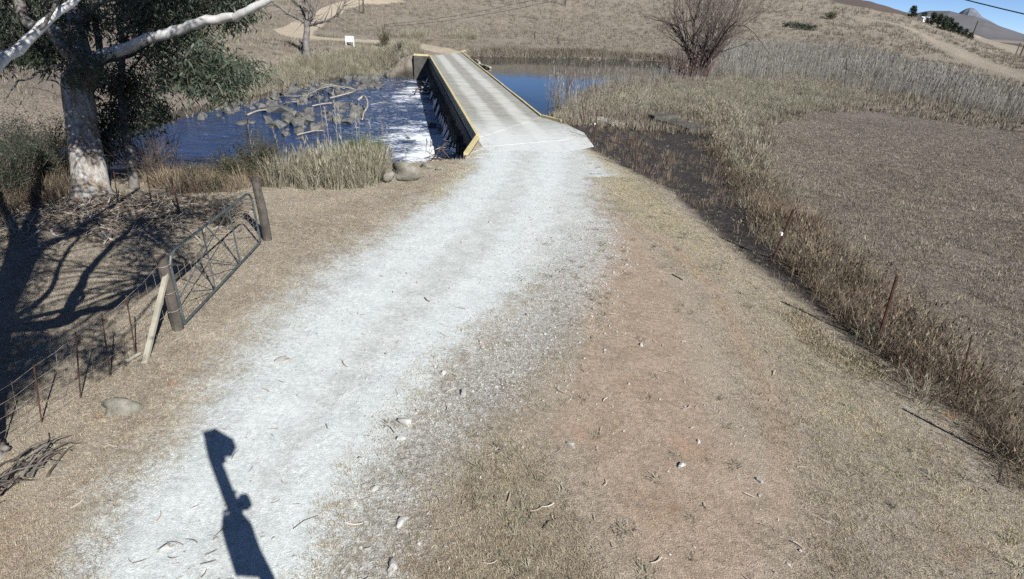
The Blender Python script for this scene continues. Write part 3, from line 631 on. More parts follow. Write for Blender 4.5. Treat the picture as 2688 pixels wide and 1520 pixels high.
q = in_poly(FRINGE, 4000, .4); q = q[fbm(q[:, 0] * .9, q[:, 1] * .9, 3, 103) > -.12]; scatter('fringe_grass', on_ground(q), [tuft(60 + i, 20, .34 + .06 * (i % 3), .17, .004, .75, .2, 2, .2) for i in range(6)], M['dry_brown'], .6 + .7 * vnoise(q[:, 0] * .7, q[:, 1] * .7, 105), .3, 'tangled brown grass fringe between burnt ditch and field', 'grass')
q2 = in_poly(FRINGE, 260, .6); q2 = q2[vnoise(q2[:, 0] * .8, q2[:, 1] * .8, 91) > .45]
scatter('straw_clumps', on_ground(q2), [tuft(130 + i, 30, .5, .17, .0045, .7, .15, 2, .2) for i in range(4)], M['dry_pale'], .95, .25, 'pale straw clumps standing in the brown fringe by the fence', 'grass')
q2 = in_poly(GX([(1850, 290), (1930, 300), (2000, 420), (1990, 520), (1930, 470), (1880, 380)]), 330, .3)
scatter('fence_grass', on_ground(q2), TALL, M['dry_pale'], .95, .2, 'tall pale straw grass at the corner of the burnt ditch', 'grass')
q = in_poly(BURNT, 1000, .2); q = q[fbm(q[:, 0] * .8, q[:, 1] * .8, 3, 113) > -.03]; scatter('scorched_stalks', on_ground(q), [tuft(70 + i, 9, .30, .15, .0045, .3, 0, 2) for i in range(4)], M['dry_brown'], .85, .12, 'scorched brown stalks standing in the burnt ditch', 'grass')
# far bank of the river and the pool: thick grass
FB = PX([(1085, 166), (1040, 182), (950, 196), (860, 212), (760, 240), (640, 275), (520, 300), (430, 330), (330, 352), (250, 335), (420, 280), (560, 235), (700, 195), (860, 165), (1000, 150), (1080, 150)], -1.2)
q = in_poly(FB, 5200, 1.0); _, _, _, dry, _ = masks(q); q = q[dry & (hz(q[:, 0], q[:, 1]) > ZW + .25)]
scatter('far_bank_grass', on_ground(q), [tuft(80 + i, 30, .9, .32, .011, .45, 0, 2) for i in range(5)], M['dry_pale'], .95, .15, 'thick pale tussock grass along the far river bank', 'grass')
q = np.array([bw(a, b) for a, b in zip(RNG.uniform(-7.5, -2.3, 170), RNG.uniform(41.8, 46.5, 170))])
scatter('wing_wall_grass', on_ground(q), [tuft(150 + i, 30, .7, .3, .011, .45, 0, 2) for i in range(3)], M['dry_pale'], .8, .15, 'dry grass growing behind the far wing wall of the bridge', 'grass')
PB = GX([(1236, 150), (1250, 140), (1330, 133), (1500, 138), (1660, 148), (1780, 160), (1780, 166), (1640, 153), (1440, 149), (1300, 148)])
q = in_poly(PB, 2200, .8); _, _, _, dry, _ = masks(q); q = q[dry]
scatter('pool_bank_grass', on_ground(q), [tuft(90 + i, 22, .75, .35, .014, .45, 0, 2) for i in range(4)], M['dry_far'], .9, .15, 'dull grass overhanging the far edge of the pool', 'grass')
q = np.concatenate([in_poly(GX([(1060, 92), (1090, 86), (1130, 92), (1120, 98), (1070, 100)]), 260, .5), in_poly(GX([(1180, 98), (1215, 88), (1262, 94), (1250, 104), (1190, 104)]), 300, .5)])
scatter('green_sedge', on_ground(q), TALL, M['green_grass'], 1.3, .12, 'green sedge patch in the dry grass past the bridge', 'grass')
q = in_poly(GREEN, 900, .15); scatter('green_verge_grass', on_ground(q), SHORT, M['green_grass'], 1.1, .1, 'green grass patch on the verge near the ditch', 'grass')
q = np.concatenate([in_poly(DIRT, 60, .2), in_poly(STONY, 20, .3), in_poly(YEL_M, 40, .4), in_poly(YELLOW, 70, .4)])
scatter('flat_tussocks', on_ground(q), [tuft(120 + i, 34, .10, .06, .004, .5, .9, 2) for i in range(4)], M['dry_pale'], .9, .15, 'flattened pale grass tussocks dotted over the dirt and verge', 'grass')
# stones and litter on the road
PEB = [stone_mesh(i, .55, 1) for i in range(5)]
q = np.concatenate([in_poly(STONY, 14000, .8), in_poly(GRAVEL, 4200, .8), in_poly(DIRT, 900, .3)]); q = q[(np.hypot(q[:, 0], q[:, 1]) < 27) & (RNG.uniform(0, 1, len(q)) < .35 + .65 * (vnoise(q[:, 0] * 1.1, q[:, 1] * 1.1, 61) > .45))]
sz = .006 + .015 * RNG.uniform(0, 1, len(q)) ** 3.0 + .022 * (RNG.uniform(0, 1, len(q)) > .99)
scatter('road_stones', on_ground(q, .003), PEB, M['pebble'], sz, .4, 'loose grey stones strewn along the gravel road', 'stones')
def litter_strip(seed, l, w):
    r = np.random.default_rng(seed); v = []; f = []; c = r.uniform(-.7, .7)
    for i in range(5):
        t = i / 4 - .5; x = l * t; y = l * c * t * t; z = .012 + .03 * l * abs(t) * r.uniform(0, 2); ww = w * (1 - 1.2 * t * t)
        v += [(x, y - ww, z), (x, y + ww, z + .006)]
        if i: b = 2 * i; f.append((b - 2, b - 1, b + 1, b))
    return make_mesh('strip', v, f)
LIT = [litter_strip(i, .13 + .04 * (i % 3), .005 + .003 * (i % 2)) for i in range(6)]
q = fan_pts(380, 3.3, 19, -46, 45); scatter('fallen_leaves', on_ground(q, .012), LIT, M['litter'], .7, .1, 'curled dry gum leaves lying about the road and verges', 'litter')
LITTER = PX([(-60, 520), (60, 500), (180, 500), (300, 505), (440, 520), (560, 540), (640, 560), (560, 640), (380, 640), (150, 640), (-60, 680)])
q = in_poly(LITTER, 1900, .5); q = q[RNG.uniform(0, 1, len(q)) < .15 + 1.2 * np.exp(-((np.hypot(q[:, 0] + 11.2, (q[:, 1] - 14.2) * 1.2)) / 2.6) ** 2)]; scatter('bark_litter', on_ground(q, .015), [litter_strip(20 + i, .36 + .12 * (i % 4), .008 + .005 * (i % 3)) for i in range(6)], M['litter'], 1.0, .3, 'peeled bark strips heaped under the big gum tree', 'litter')

# ------------------------------------------------------------------ trees
def leaves(clusters, n, rad, ln, wd, mat, name, parent, droop=.8, seed=3):
    """clusters of narrow hanging leaves, one mesh"""
    r = np.random.default_rng(seed); C = np.repeat(np.asarray(clusters, float), n, 0); m = len(C)
    off = r.normal(0, 1, (m, 3)) * np.array([1, 1, .8]) * rad * .55; base = C + off
    dirs = r.normal(0, 1, (m, 3)); dirs[:, 2] = dirs[:, 2] * .6 - droop * 1.3; dirs /= np.linalg.norm(dirs, axis=1)[:, None]
    side = np.cross(dirs, r.normal(0, 1, (m, 3))); side /= np.linalg.norm(side, axis=1)[:, None] + 1e-9
    L = ln * r.uniform(.6, 1.35, m)[:, None]; W = wd * r.uniform(.7, 1.3, m)[:, None]
    v = np.stack([base, base + dirs * L * .45 + side * W, base + dirs * L + side * W * .3, base + dirs * L * .4 - side * W * .6], 1).reshape(-1, 3)
    f = np.arange(m * 4).reshape(-1, 4)
    return tag(obj(name, make_mesh(name, v, f, mat), parent), kind='stuff')
def rel(pts, b): return [np.asarray(p, float) - np.asarray(b, float) for p in pts]
def smooth_line(pts, n=4, wob=0.0, rnd=random):
    pts = [np.asarray(p, float) for p in pts]; out = []
    for i in range(len(pts) - 1):
        p0 = pts[max(i - 1, 0)]; p1 = pts[i]; p2 = pts[i + 1]; p3 = pts[min(i + 2, len(pts) - 1)]
        for k in range(n):
            t = k / n; q = .5 * ((2 * p1) + (-p0 + p2) * t + (2 * p0 - 5 * p1 + 4 * p2 - p3) * t * t + (-p0 + 3 * p1 - 3 * p2 + p3) * t ** 3)
            if wob and (i or k): q = q + np.array([rnd.gauss(0, wob) for _ in range(3)])
            out.append(q)
    out.append(pts[-1]); return out
def lim(mb, pts, r0, r1, n=7, sub=4, wob=0.0):
    q = smooth_line(pts, sub, wob); m = len(q)
    return mb.tube(q, [(r0 + (r1 - r0) * (i / (m - 1)) ** .8) * (1 + .06 * math.sin(i * 2.3)) for i in range(m)], n)
def twig_from(p, toward, length, rnd, bend=.3, seg=4):
    d = np.asarray(toward, float); d = d / (np.linalg.norm(d) + 1e-9); pts = [np.asarray(p, float)]
    for i in range(seg):
        d = d + np.array([rnd.gauss(0, bend) for _ in range(3)]) * .5; d /= np.linalg.norm(d); pts.append(pts[-1] + d * length / seg)
    return pts
def pix_in(poly, n):
    q = in_poly(np.array(poly, float), n); return [(a, b) for a, b in q]

# --- the big gum tree on the bank
tb = G(236, 512); gum = empty('gum_tree', tb)
tag(gum, 'big pale-barked gum tree standing on the river bank beside the gate', 'tree')
zc = float((tb - CAM) @ FWD)
def T(u, v, dz=0.0): return D(u, v, zc + dz)
m = MB(); pts = smooth_line(rel([T(240, 522), T(236, 480), T(228, 420), T(216, 340), T(206, 260), T(200, 200), T(214, 150, .4), T(196, 60, .9), T(190, -60, 1.6), T(205, -220, 2.0)], tb), 5)
rads = np.interp(np.linspace(0, 1, len(pts)), [0, .03, .09, .2, .4, .55, .62, .8, 1], np.array([66, 50, 43, 38, 35, 34, 26, 19, 10]) * zc / 1500)
n = 18; ringv = []; ff = []
for i, p in enumerate(pts):
    for k in range(n):
        a = 2 * math.pi * k / n; fl = 1 + (.16 * math.sin(3 * a + .5) + .08 * math.sin(5 * a + 1.3)) * (1 if i < 3 else .45) + .03 * math.sin(7 * a + i * .6)
        ringv.append(p + np.array([math.cos(a), math.sin(a), 0]) * rads[i] * fl)
for i in range(len(pts) - 1):
    for k in range(n): ff.append((i * n + k, i * n + (k + 1) % n, (i + 1) * n + (k + 1) % n, (i + 1) * n + k))
def trunk_material():
    m = N('gum_trunk_bark'); c = m.coord(); mp = m.n('ShaderNodeMapping'); m.lk(c, mp.inputs[0]); mp.inputs['Scale'].default_value = (1.6, 1.6, .32)
    a, b = m.noise(mp.outputs[0], 2.6, 5, .65, .6), m.noise(mp.outputs[0], 9, 4, .7, .3)
    col = m.mix(m.rng(b, .3, .7), (.18, .168, .152), (.37, .36, .34)); col = m.mix(m.rng(a, .46, .58), col, m.mix(m.rng(b, .35, .6), (.10, .08, .062), (.27, .225, .18)))
    return m.out(col, .8, m.bump(b, .7, .05, m.bump(a, .6, .08)))
M['gum_trunk'] = trunk_material()
obj('trunk', make_mesh('trunk', ringv, ff, M['gum_trunk'], True), gum)
def limb(path, r0, r1, mat='bark_pale', n=8, wob=.015):
    mm = MB(); lim(mm, rel(path, tb), r0, r1, n, 5, wob); mm.build('limb', M[mat], gum, True)
s_ = zc / 1500
limb([T(205, 215, -.2), T(240, 186, -.5), T(196, 150, -.6), T(160, 115, -.5), T(140, 80, -.3), T(75, 62, 0), T(55, 20, .1), T(45, -60, .2)], 21 * s_, 12 * s_)
limb([T(226, 190, 0), T(255, 152, -.2), T(330, 128, -.5), T(400, 102, -.9), T(470, 78, -1.2), T(545, 54, -1.5), T(610, 46, -1.7), T(650, 28, -1.9), T(720, -10, -2.2)], 17 * s_, 7.5 * s_, 'bark_white')
limb([T(205, 240, .1), T(250, 205, .5), T(262, 140, 1.0), T(250, 60, 1.6), T(262, -60, 2)], 13 * s_, 7 * s_, 'bark_grey')
limb([T(228, 250, .2), T(246, 225, .5), T(270, 165, 1.2), T(330, 150, 1.6), T(380, 120, 1.9), T(440, 60, 2.2), T(480, -40, 2.4)], 9 * s_, 4 * s_, 'bark_grey')
limb([T(196, 60, .8), T(240, 20, .6), T(330, -20, .2), T(420, -60, 0)], 12 * s_, 5 * s_, 'bark_grey')
limb([T(160, 170, -.2), T(105, 185, -.5), T(78, 205, -.8), T(45, 215, -1), T(10, 268, -1.2)], 4.5 * s_, 1.5 * s_, 'bark_grey')
limb([T(130, 150, -.3), T(122, 185, -.5), T(100, 222, -.7)], 2.2 * s_, .8 * s_, 'bark_dark', 5)
# leafy crown
rr = random.Random(5); cl = []; tw = MB()
FOL = [([(290, -60), (700, -60), (690, 20), (640, 60), (560, 90), (480, 120), (400, 140), (300, 120)], 100, (-.9, 2.4)),
       ([(430, 150), (560, 120), (640, 160), (692, 180), (650, 230), (590, 250), (520, 250), (470, 230), (420, 210)], 50, (-1.8, .6)),
       ([(250, 200), (360, 190), (430, 240), (470, 280), (400, 330), (330, 350), (250, 330), (235, 260)], 46, (.3, 2.2)),
       ([(-40, -60), (280, -60), (260, 60), (190, 130), (90, 150), (-40, 130)], 74, (.3, 2.8)),
       ([(-60, 100), (120, 120), (170, 160), (80, 170), (-60, 165)], 22, (.5, 2.0)),
       ([(150, 100), (300, 90), (300, 200), (240, 240), (160, 200)], 7, (-1.4, -.6)),
       ([(240, 330), (300, 320), (330, 390), (280, 420), (238, 390)], 20, (.4, 1.6))]
for poly, k, (d0, d1) in [(a, int(b * (1.7 if a[0][1] < 120 else 1.15)), c) for a, b, c in FOL]:
    ax = np.mean(poly, 0)
    for (u, v) in pix_in(poly, k):
        dz = rr.uniform(d0, d1); c = T(u, v, dz); cl.append(c)
        s = T(ax[0] + (u - ax[0]) * .35 - 40, ax[1] + (v - ax[1]) * .35 - 10, dz * .6 + (d0 + d1) * .2); mid = (s + c) / 2 + np.array([0, 0, rr.uniform(0, .25)])
        if rr.random() < .6: tw.tube(rel([s, mid, c], tb), [.018, .012, .005], 4, False)
for (u, v) in pix_in([(-80, -60), (700, -60), (690, 30), (520, 60), (500, 200), (380, 330), (170, 350), (-80, 300)], 210) + pix_in([(150, 0), (400, 0), (330, 380), (170, 390)], 270):  # out-of-view leaf clusters added sunward so they shade the trunk and limbs
    c = T(u, v, rr.uniform(-1.0, 1.6)) + SUNV * rr.uniform(7.5, 11.5); cl.append(c)
    if rr.random() < .4: tw.tube(rel([c + [-1.0, .8, -.9], c + [-.4, .3, -.2], c], tb), [.018, .012, .005], 4, False)
tag(tw.build('twigs', M['bark_dark'], gum), kind='stuff')
leaves(rel(cl, tb), 60, .36, .21, .027, M['leaf'], 'crown', gum, .8)

# --- slim grey gum beside it
sb = G(352, 494); sap = empty('young_gum_tree', sb); tag(sap, 'slim smooth grey young gum just right of the big gum trunk', 'tree'); z2 = float((sb - CAM) @ FWD)
m = MB(); lim(m, rel([D(354, 500, z2), D(345, 430, z2), D(334, 370, z2), D(322, 290, z2), D(318, 200, z2 + .1), D(322, 120, z2 + .3), D(310, 30, z2 + .5), D(315, -60, z2 + .6)], sb), 13 * z2 / 1500, 6 * z2 / 1500, 9, 4, .008); m.build('trunk', M['bark_grey'], sap, True)
m = MB()
for path in ([(322, 210, 0), (345, 180, .3), (372, 150, .5), (400, 110, .8)], [(318, 190, .1), (300, 150, .3), (285, 90, .5)], [(320, 300, 0), (340, 262, -.2), (366, 240, -.5), (390, 190, -.8)]):
    lim(m, rel([D(u, v, z2 + k) for u, v, k in path], sb), .045, .012, 5, 3, .01)
m.build('branches', M['bark_grey'], sap, True)
cl = [D(u, v, z2 + rr.uniform(-.6, 1.0)) for u, v in pix_in([(300, 170), (420, 120), (440, 200), (400, 290), (340, 340), (300, 300)], 30)]
leaves(rel(cl, sb), 52, .36, .17, .017, M['leaf'], 'crown', sap, .8, 9)

# --- the white gum just out of frame whose white bough crosses the corner and whose shadow lies on the grass
nb = np.array([-6.35, 4.95, 0.0]); nb[2] = Z(nb[0], nb[1]); ngt = empty('white_gum_tree', nb)
tag(ngt, 'white-boughed gum at the frame edge casting the branching shadow', 'tree')
def lift(u, v, h):
    g = P(u, v, 0.0); k = h / math.tan(SUN_EL); return np.array([g[0] - SH[0] * k, g[1] - SH[1] * k, h])
trunk_top = nb + np.array([-.15, .1, 2.6])
m = MB(); lim(m, rel([nb + [0, 0, -.2], nb + [-.05, .02, .5], nb + [-.1, .05, 1.5], trunk_top], nb), .42, .34, 14, 4); m.build('trunk', M['bark_white'], ngt, True)
def bough(path, r0, r1, mat='bark_white'):
    mm = MB(); lim(mm, rel(path, nb), r0, r1, 8, 4, .012); mm.build('bough', M[mat], ngt, True)
tops = []
def shadow_bough(pts, r0, r1):
    q = [trunk_top] + [lift(u, v, h) for u, v, h in pts]; bough(q, r0, r1); tops.extend(q[2:]); return q
shadow_bough([(60, 700, 4.2), (75, 600, 5.6), (110, 520, 7.0), (150, 470, 8.2)], .27, .08)
shadow_bough([(40, 640, 4.6), (20, 560, 6.2), (10, 500, 7.6)], .16, .06)
shadow_bough([(150, 846, 3.3), (200, 770, 4.4), (240, 705, 5.6), (300, 640, 6.8), (360, 590, 7.8)], .13, .05)
shadow_bough([(154, 850, 3.2), (215, 820, 4.0), (285, 806, 5.0), (350, 765, 5.8), (420, 730, 6.5), (500, 700, 7.2)], .12, .04)
shadow_bough([(200, 800, 4.0), (215, 760, 5.0), (230, 700, 6.0)], .06, .03)
shadow_bough([(120, 780, 4.0), (160, 690, 5.6), (210, 620, 7.0)], .07, .035)
bough([trunk_top + [0, 0, -.3], D(-190, 300, 6.9), D(-60, 215, 7.2), D(0, 170, 7.5), D(90, 88, 7.9), D(180, 12, 8.3), D(270, -60, 8.8)], .115, .04)
bough([D(92, 84, 7.9), D(140, 20, 7.9), D(150, -60, 8)], .032, .015, 'bark_grey')
cl = []
for poly, k in (([(-60, 560), (120, 540), (150, 640), (80, 760), (60, 900), (-60, 960)], 110), ([(120, 500), (420, 490), (640, 520), (600, 600), (420, 640), (250, 640), (140, 600)], 120),
                ([(240, 640), (460, 620), (520, 700), (440, 720), (330, 690)], 24), ([(200, 860), (250, 850), (250, 930), (200, 920)], 5), ([(255, 915), (310, 905), (310, 945), (250, 950)], 5), ([(-80, 960), (60, 900), (150, 900), (60, 1030), (-80, 1060)], 40)):
    for (u, v) in pix_in(poly, k): cl.append(lift(u, v, rr.uniform(6.2, 8.8)))
mm = MB()
for c in cl[::2]:
    t = min(tops, key=lambda q: np.linalg.norm(q - c)); mm.tube(rel([t, (t + c) / 2 + [0, 0, .2], c], nb), [.022, .014, .005], 4, False)
tag(mm.build('twigs', M['bark_dark'], ngt), kind='stuff')
leaves(rel(cl, nb), 60, .40, .19, .02, M['leaf'], 'crown', ngt, .8, 11)

# --- bare grey tree on the far bank
bb = G(808, 160); bt = empty('bare_tree', bb); tag(bt, 'leafless grey tree on the far bank with spreading limbs', 'tree'); z3 = float((bb - CAM) @ FWD)
def B(u, v, k=0): return D(u, v, z3 + k)
s3 = z3 / 1500
m = MB(); lim(m, rel([B(808, 166), B(806, 140), B(803, 110), B(806, 78), B(804, 62)], bb), 10 * s3, 7 * s3, 10, 4); m.build('trunk', M['bark_grey'], bt, True)
rr = random.Random(8)
def bare(path, r0, r1):
    mm = MB(); pts = [B(*p) for p in path]; lim(mm, rel(pts, bb), r0 * s3, r1 * s3, 7, 4, .02)
    for i in range(1, len(pts)):
        for _ in range(7):
            p = pts[i - 1] + (pts[i] - pts[i - 1]) * rr.random(); t = twig_from(p, (pts[i] - pts[i - 1]) / np.linalg.norm(pts[i] - pts[i - 1]) + np.array([rr.gauss(0, .7), rr.gauss(0, .7), rr.gauss(.25, .6)]), rr.uniform(.8, 2.2), rr)
            mm.tube(rel(t, bb), [.035, .028, .02, .014, .007], 4, False)
    mm.build('limb', M['bark_grey'], bt, True)
bare([(804, 66, 0), (793, 53, -.3), (770, 44, -.8), (745, 27, -1.2), (716, 6, -1.6), (700, -20, -2)], 4.5, 2)
bare([(804, 60, 0), (797, 40, .4), (790, 20, .8), (770, 4, 1), (750, -15, 1.2)], 4.5, 2.2)
bare([(806, 64, 0), (818, 48, .2), (826, 25, .3), (832, -10, .5), (834, -60, .7)], 5.5, 3)
bare([(807, 60, 0), (802, 30, -.3), (796, 0, -.5), (800, -60, -.6)], 4, 2)
bare([(812, 66, 0), (830, 62, -.3), (852, 56, -.7), (880, 43, -1), (898, 24, -1.2), (908, 2, -1.4)], 4, 1.6)
bare([(812, 56, 0), (822, 44, -.5), (815, 20, -.8), (800, -10, -1)], 3, 1.5)

# --- bushy leafless willow at the pool
wb = G(1834, 198); wl = empty('bare_willow', wb); wl.scale = (1.3, 1.3, 1.35); tag(wl, 'large leafless reddish willow with many thin stems beside the pool', 'tree')
rr = random.Random(21)
def grow(mb, p, d, length, r, depth):
    pts = [np.asarray(p, float)]; d = np.asarray(d, float) / np.linalg.norm(d); seg = 5
    for i in range(seg):
        d = d + np.array([rr.gauss(0, .11), rr.gauss(0, .11), rr.gauss(.02, .07)]); d /= np.linalg.norm(d); pts.append(pts[-1] + d * length / seg)
    mb.tube(pts, [r * (1 - .75 * i / seg) for i in range(seg + 1)], 4 if depth else 5, False)
    if depth >= 3: return
    for _ in range((7, 6, 4)[depth]):
        k = rr.randint(1, seg); q = pts[k]; nd = d + np.array([rr.gauss(0, .5), rr.gauss(0, .5), rr.gauss(.12, .35)])
        grow(mb, q, nd, length * rr.uniform(.38, .62), max(.008, r * (1 - .75 * k / seg) * .6), depth + 1)
for i in range(17):
    mm = MB(); a = i * 2.4 + rr.uniform(-.3, .3); t = rr.uniform(.12, .75)
    grow(mm, np.array([rr.gauss(0, .25), rr.gauss(0, .25), -.1]), (math.cos(a) * t, math.sin(a) * t, 1), rr.uniform(4.2, 6.6), rr.uniform(.07, .13), 0); mm.build('stem', M['willow'], wl)
mm = MB()
for i in range(260):
    a = rr.uniform(0, 6.28); t = rr.uniform(.1, 1.0); p = np.array([math.cos(a) * rr.uniform(0, 1.6) - .6, math.sin(a) * rr.uniform(0, 1.4), -.15])
    mm.tube(twig_from(p, (math.cos(a) * t, math.sin(a) * t, 1), rr.uniform(1.2, 2.6), rr, .2, 4), [.018, .015, .012, .008, .004], 3, False)
tag(mm.build('shoots', M['willow_red'], wl), kind='stuff')
mm = MB()
for (u0, v0, u1, v1, dd, sag) in ((1825, 90, 1740, 120, -1.5, .2), (1860, 110, 1985, 170, -2.0, 1.2), (1860, 40, 1972, 0, -1.5, .3)):
    zz = float((wb - CAM) @ FWD); A, Bq = D(u0, v0, zz), D(u1, v1, zz + dd); mid = (A + Bq) / 2 + [0, 0, sag]; lim(mm, rel([A, mid, Bq], wb), .07, .02, 5, 4, .02)
mm.build('bough', M['willow'], wl)

# --- bushes
def bush(name, uv, w, h, n_stem, n_leaf, lmat, label, seed, ln=.07, wd=.012, cat='bush', stem='bark_dark'):
    rb_ = random.Random(seed); b = G(*uv); e = empty(name, b); tag(e, label, cat); mm = MB(); tips = []
    for i in range(n_stem):
        a = rb_.uniform(0, 6.28); t = rb_.uniform(.1, 1.0) * w / h; p = np.array([rb_.gauss(0, w * .12), rb_.gauss(0, w * .12), -.05])
        q = twig_from(p, (math.cos(a) * t, math.sin(a) * t, 1), h * rb_.uniform(.6, 1.15), rb_, .28, 5); mm.tube(q, [.016, .014, .011, .008, .006, .003], 3, False); tips += q[2:]
        for _ in range(3):
            k = rb_.randint(1, 4); d = q[k + 1] - q[k]; d = d / np.linalg.norm(d) + np.array([rb_.gauss(0, .7), rb_.gauss(0, .7), rb_.gauss(0, .4)])
            q2 = twig_from(q[k], d, h * rb_.uniform(.2, .45), rb_, .3, 3); mm.tube(q2, [.009, .007, .005, .003], 3, False); tips += q2[1:]
    tag(mm.build('stems', M[stem], e), kind='stuff')
    if n_leaf: leaves(tips, n_leaf, .16, ln, wd, M[lmat], 'foliage', e, .0, seed)
    return e
bush('river_bush', (690, 470), 1.0, 1.35, 60, 7, 'leaf_olive', 'olive green feathery bush on the near bank behind the gate', 31)
bush('river_bush', (615, 480), .7, 1.0, 34, 6, 'leaf_olive', 'smaller dull olive bush left of the feathery bank bush', 32)
bush('dark_bush', (100, 500), 1.2, 1.7, 60, 9, 'leaf', 'dark leafy bush in shade left of the big gum trunk', 33)
bush('dark_bush', (20, 540), 1.2, 1.5, 56, 9, 'leaf', 'dark bush at the frame edge under the gum boughs', 34)
bush('dark_bush', (155, 470), .9, 1.7, 44, 8, 'leaf', 'taller dark bush touching the big gum trunk', 35)
bush('dark_bush', (60, 455), 1.2, 1.6, 50, 8, 'leaf', 'dark bush rising behind the thicket left of the gum', 47)
bush('thorn_bush', (410, 470), 1.35, 1.7, 70, 0, 'leaf', 'leafless tangled thorn bush between slim gum and river', 36)
bush('bank_shrub', (500, 490), .8, .7, 44, 2, 'leaf_olive', 'low twiggy shrub on the bank behind the gate', 37)
bush('bank_shrub', (575, 500), .7, .6, 36, 2, 'leaf_olive', 'low grey shrub between gate and feathery bush', 38)
bush('roadside_shrub', (1008, 128), .9, 2.3, 26, 5, 'leaf_olive', 'small upright shrub by the far road near the sign', 39, .16, .03)
bush('pool_shrub', (1462, 292), .8, 1.9, 30, 0, 'leaf', 'leafless grey shrub leaning over the pool by the kerb end', 45, stem='bark_grey')
bush('pool_shrub', (1490, 262), .7, 2.4, 26, 0, 'leaf', 'taller reddish bare shrub at the pool edge among reeds', 46, stem='willow')
bush('hill_bush', (2180, 50), 2.2, 2.0, 30, 5, 'leaf_olive', 'round grey bush alone on the hillside', 40, .25, .06)
bush('hill_bush', (1980, 60), 2.2, 2.4, 30, 0, 'leaf_olive', 'leafless bush on the hillside right of the willow', 41, .25, .06)
bush('brown_bush', (590, 590), .5, .55, 40, 0, 'leaf', 'small dry brown bush behind the gate bars', 42, stem='post_wood')

# --- tall grass on the near bank
q = in_poly(PX([(700, 492), (740, 470), (800, 455), (900, 452), (1000, 448), (1010, 470), (990, 490), (930, 500), (800, 505)], -.1), 240, .2)
scatter('bank_grass', on_ground(q), [tuft(100 + i, 40, .85, .22, .007, .5, 0, 2, .1) for i in range(4)], M['dry_pale'], .95, .15, 'tall straw coloured grass clump on the bank beside the boulder', 'grass')
q = in_poly(PX([(860, 440), (900, 425), (960, 420), (1010, 430), (1000, 450), (900, 455)], -.2), 46, .1)
scatter('bank_sedge', on_ground(q), [tuft(110 + i, 36, .85, .2, .008, .4, 0, 2) for i in range(3)], M['green_grass'], 1.15, .12, 'green sedge tussocks behind the straw grass on the bank', 'grass')
q = in_poly(PX([(380, 490), (520, 480), (620, 480), (700, 470), (720, 490), (600, 510), (430, 515)], -.1), 170, .2)
scatter('shade_grass', on_ground(q), [tuft(115 + i, 30, .5, .2, .006, .5, 0, 2) for i in range(3)], M['dry_brown'], 1.0, .2, 'dull brown grass under the bushes behind the gate', 'grass')
q = in_poly(PX([(-60, 480), (180, 455), (190, 520), (60, 560), (-60, 590)], 0), 200, .2)
scatter('thicket_grass', on_ground(q), [tuft(118 + i, 30, .6, .22, .006, .55, 0, 2) for i in range(3)], M['dry_brown'], 1.0, .2, 'shaded brown grass thicket left of the big gum', 'grass')
def reed_stem(uv_base, h, lean, seed, label):
    rs_ = random.Random(seed); b = G(*uv_base); e = MB(); top = np.array([lean[0], lean[1], h]); q = [np.zeros(3), top * .5 + [rs_.gauss(0, .02), 0, 0], top]
    e.tube(q, [.010, .008, .004], 4, False)
    for i in range(9):
        t = .72 + .28 * i / 9; p = top * t; a = rs_.uniform(0, 6.28); e.tube([p, p + np.array([math.cos(a) * .05, math.sin(a) * .05, .10])], [.012, .003], 3, False)
    for i in range(3):
        t = rs_.uniform(.3, .7); p = top * t; a = rs_.uniform(0, 6.28); e.tube([p, p + np.array([math.cos(a) * .09, math.sin(a) * .09, .22]), p + np.array([math.cos(a) * .2, math.sin(a) * .2, .2])], [.008, .006, .002], 3, False)
    o = obj('reed_stem', make_mesh('reed_stem', e.v, e.f, M['reed']), None, b); tag(o, label, 'reed', 'tall dry reeds on the near bank')
for i, (u, v, h, lx) in enumerate([(862, 452, 2.5, -.12), (871, 455, 2.1, -.05), (893, 452, 2.6, -.05), (899, 450, 2.2, 0), (944, 450, 2.0, -.05), (950, 448, 2.2, .05), (970, 450, 1.7, .1), (1014, 448, 1.8, -.1), (1022, 446, 1.5, -.02), (755, 470, 1.6, -.25), (676, 470, 2.0, -.1), (1120, 430, .9, 0), (1128, 428, .8, .05), (1066, 440, .7, 0)]):
    reed_stem((u, v), h, (lx, rr.uniform(-.1, .1)), 200 + i, 'dry reed stalk with seed head standing above the bank grass')

# ------------------------------------------------------------------ gate and fences
def up_at(base, u_top, v_top):
    """top of an upright whose foot is at base and which shows at (u, v): solved in the vertical plane facing the camera"""
    d = ray(u_top, v_top); n = np.array([base[0], base[1], 0.0]); n /= np.linalg.norm(n); t = ((base - CAM) @ n) / (d @ n); return CAM + d * t
def post(name, foot, top, r, mat, parent=None, n=8, base=None):
    m = MB(); foot = np.asarray(foot, float); top = np.asarray(top, float); b = foot if base is None else base
    k = [foot - (top - foot) * .06, foot * .6 + top * .4 + [r * .15, 0, 0], top]
    m.tube(rel(k, b), [r * 1.05, r, r * .92], n)
    return obj(name, make_mesh(name, m.v, m.f, M[mat]), parent, None if parent else b)
p1 = G(468, 864); p1t = up_at(p1, 424, 676); p2 = G(703, 630); p2t = up_at(p2, 668, 465)
gp = empty('gate_post', p1); tag(gp, 'thick wooden post at the nearer end of the gate with a leaning stay', 'post')
m = MB(); m.tube(rel([p1 - [0, 0, .15], (p1 + p1t) / 2, p1t], p1), [.095, .09, .085], 10); m.build('post', M['post_wood'], gp)
m = MB()
for h in (.25, .5, .86): q = p1 + (p1t - p1) * h; m.tube(rel([q + [.10 * math.cos(a), .10 * math.sin(a), .01 * a] for a in np.linspace(0, 6.5, 10)], p1), .006, 4)
tag(m.build('wire_wrap', M['wire'], gp), kind='stuff')
st0 = G(381, 952); st1 = up_at(p1 + [-.02, -.08, 0], 436, 722)
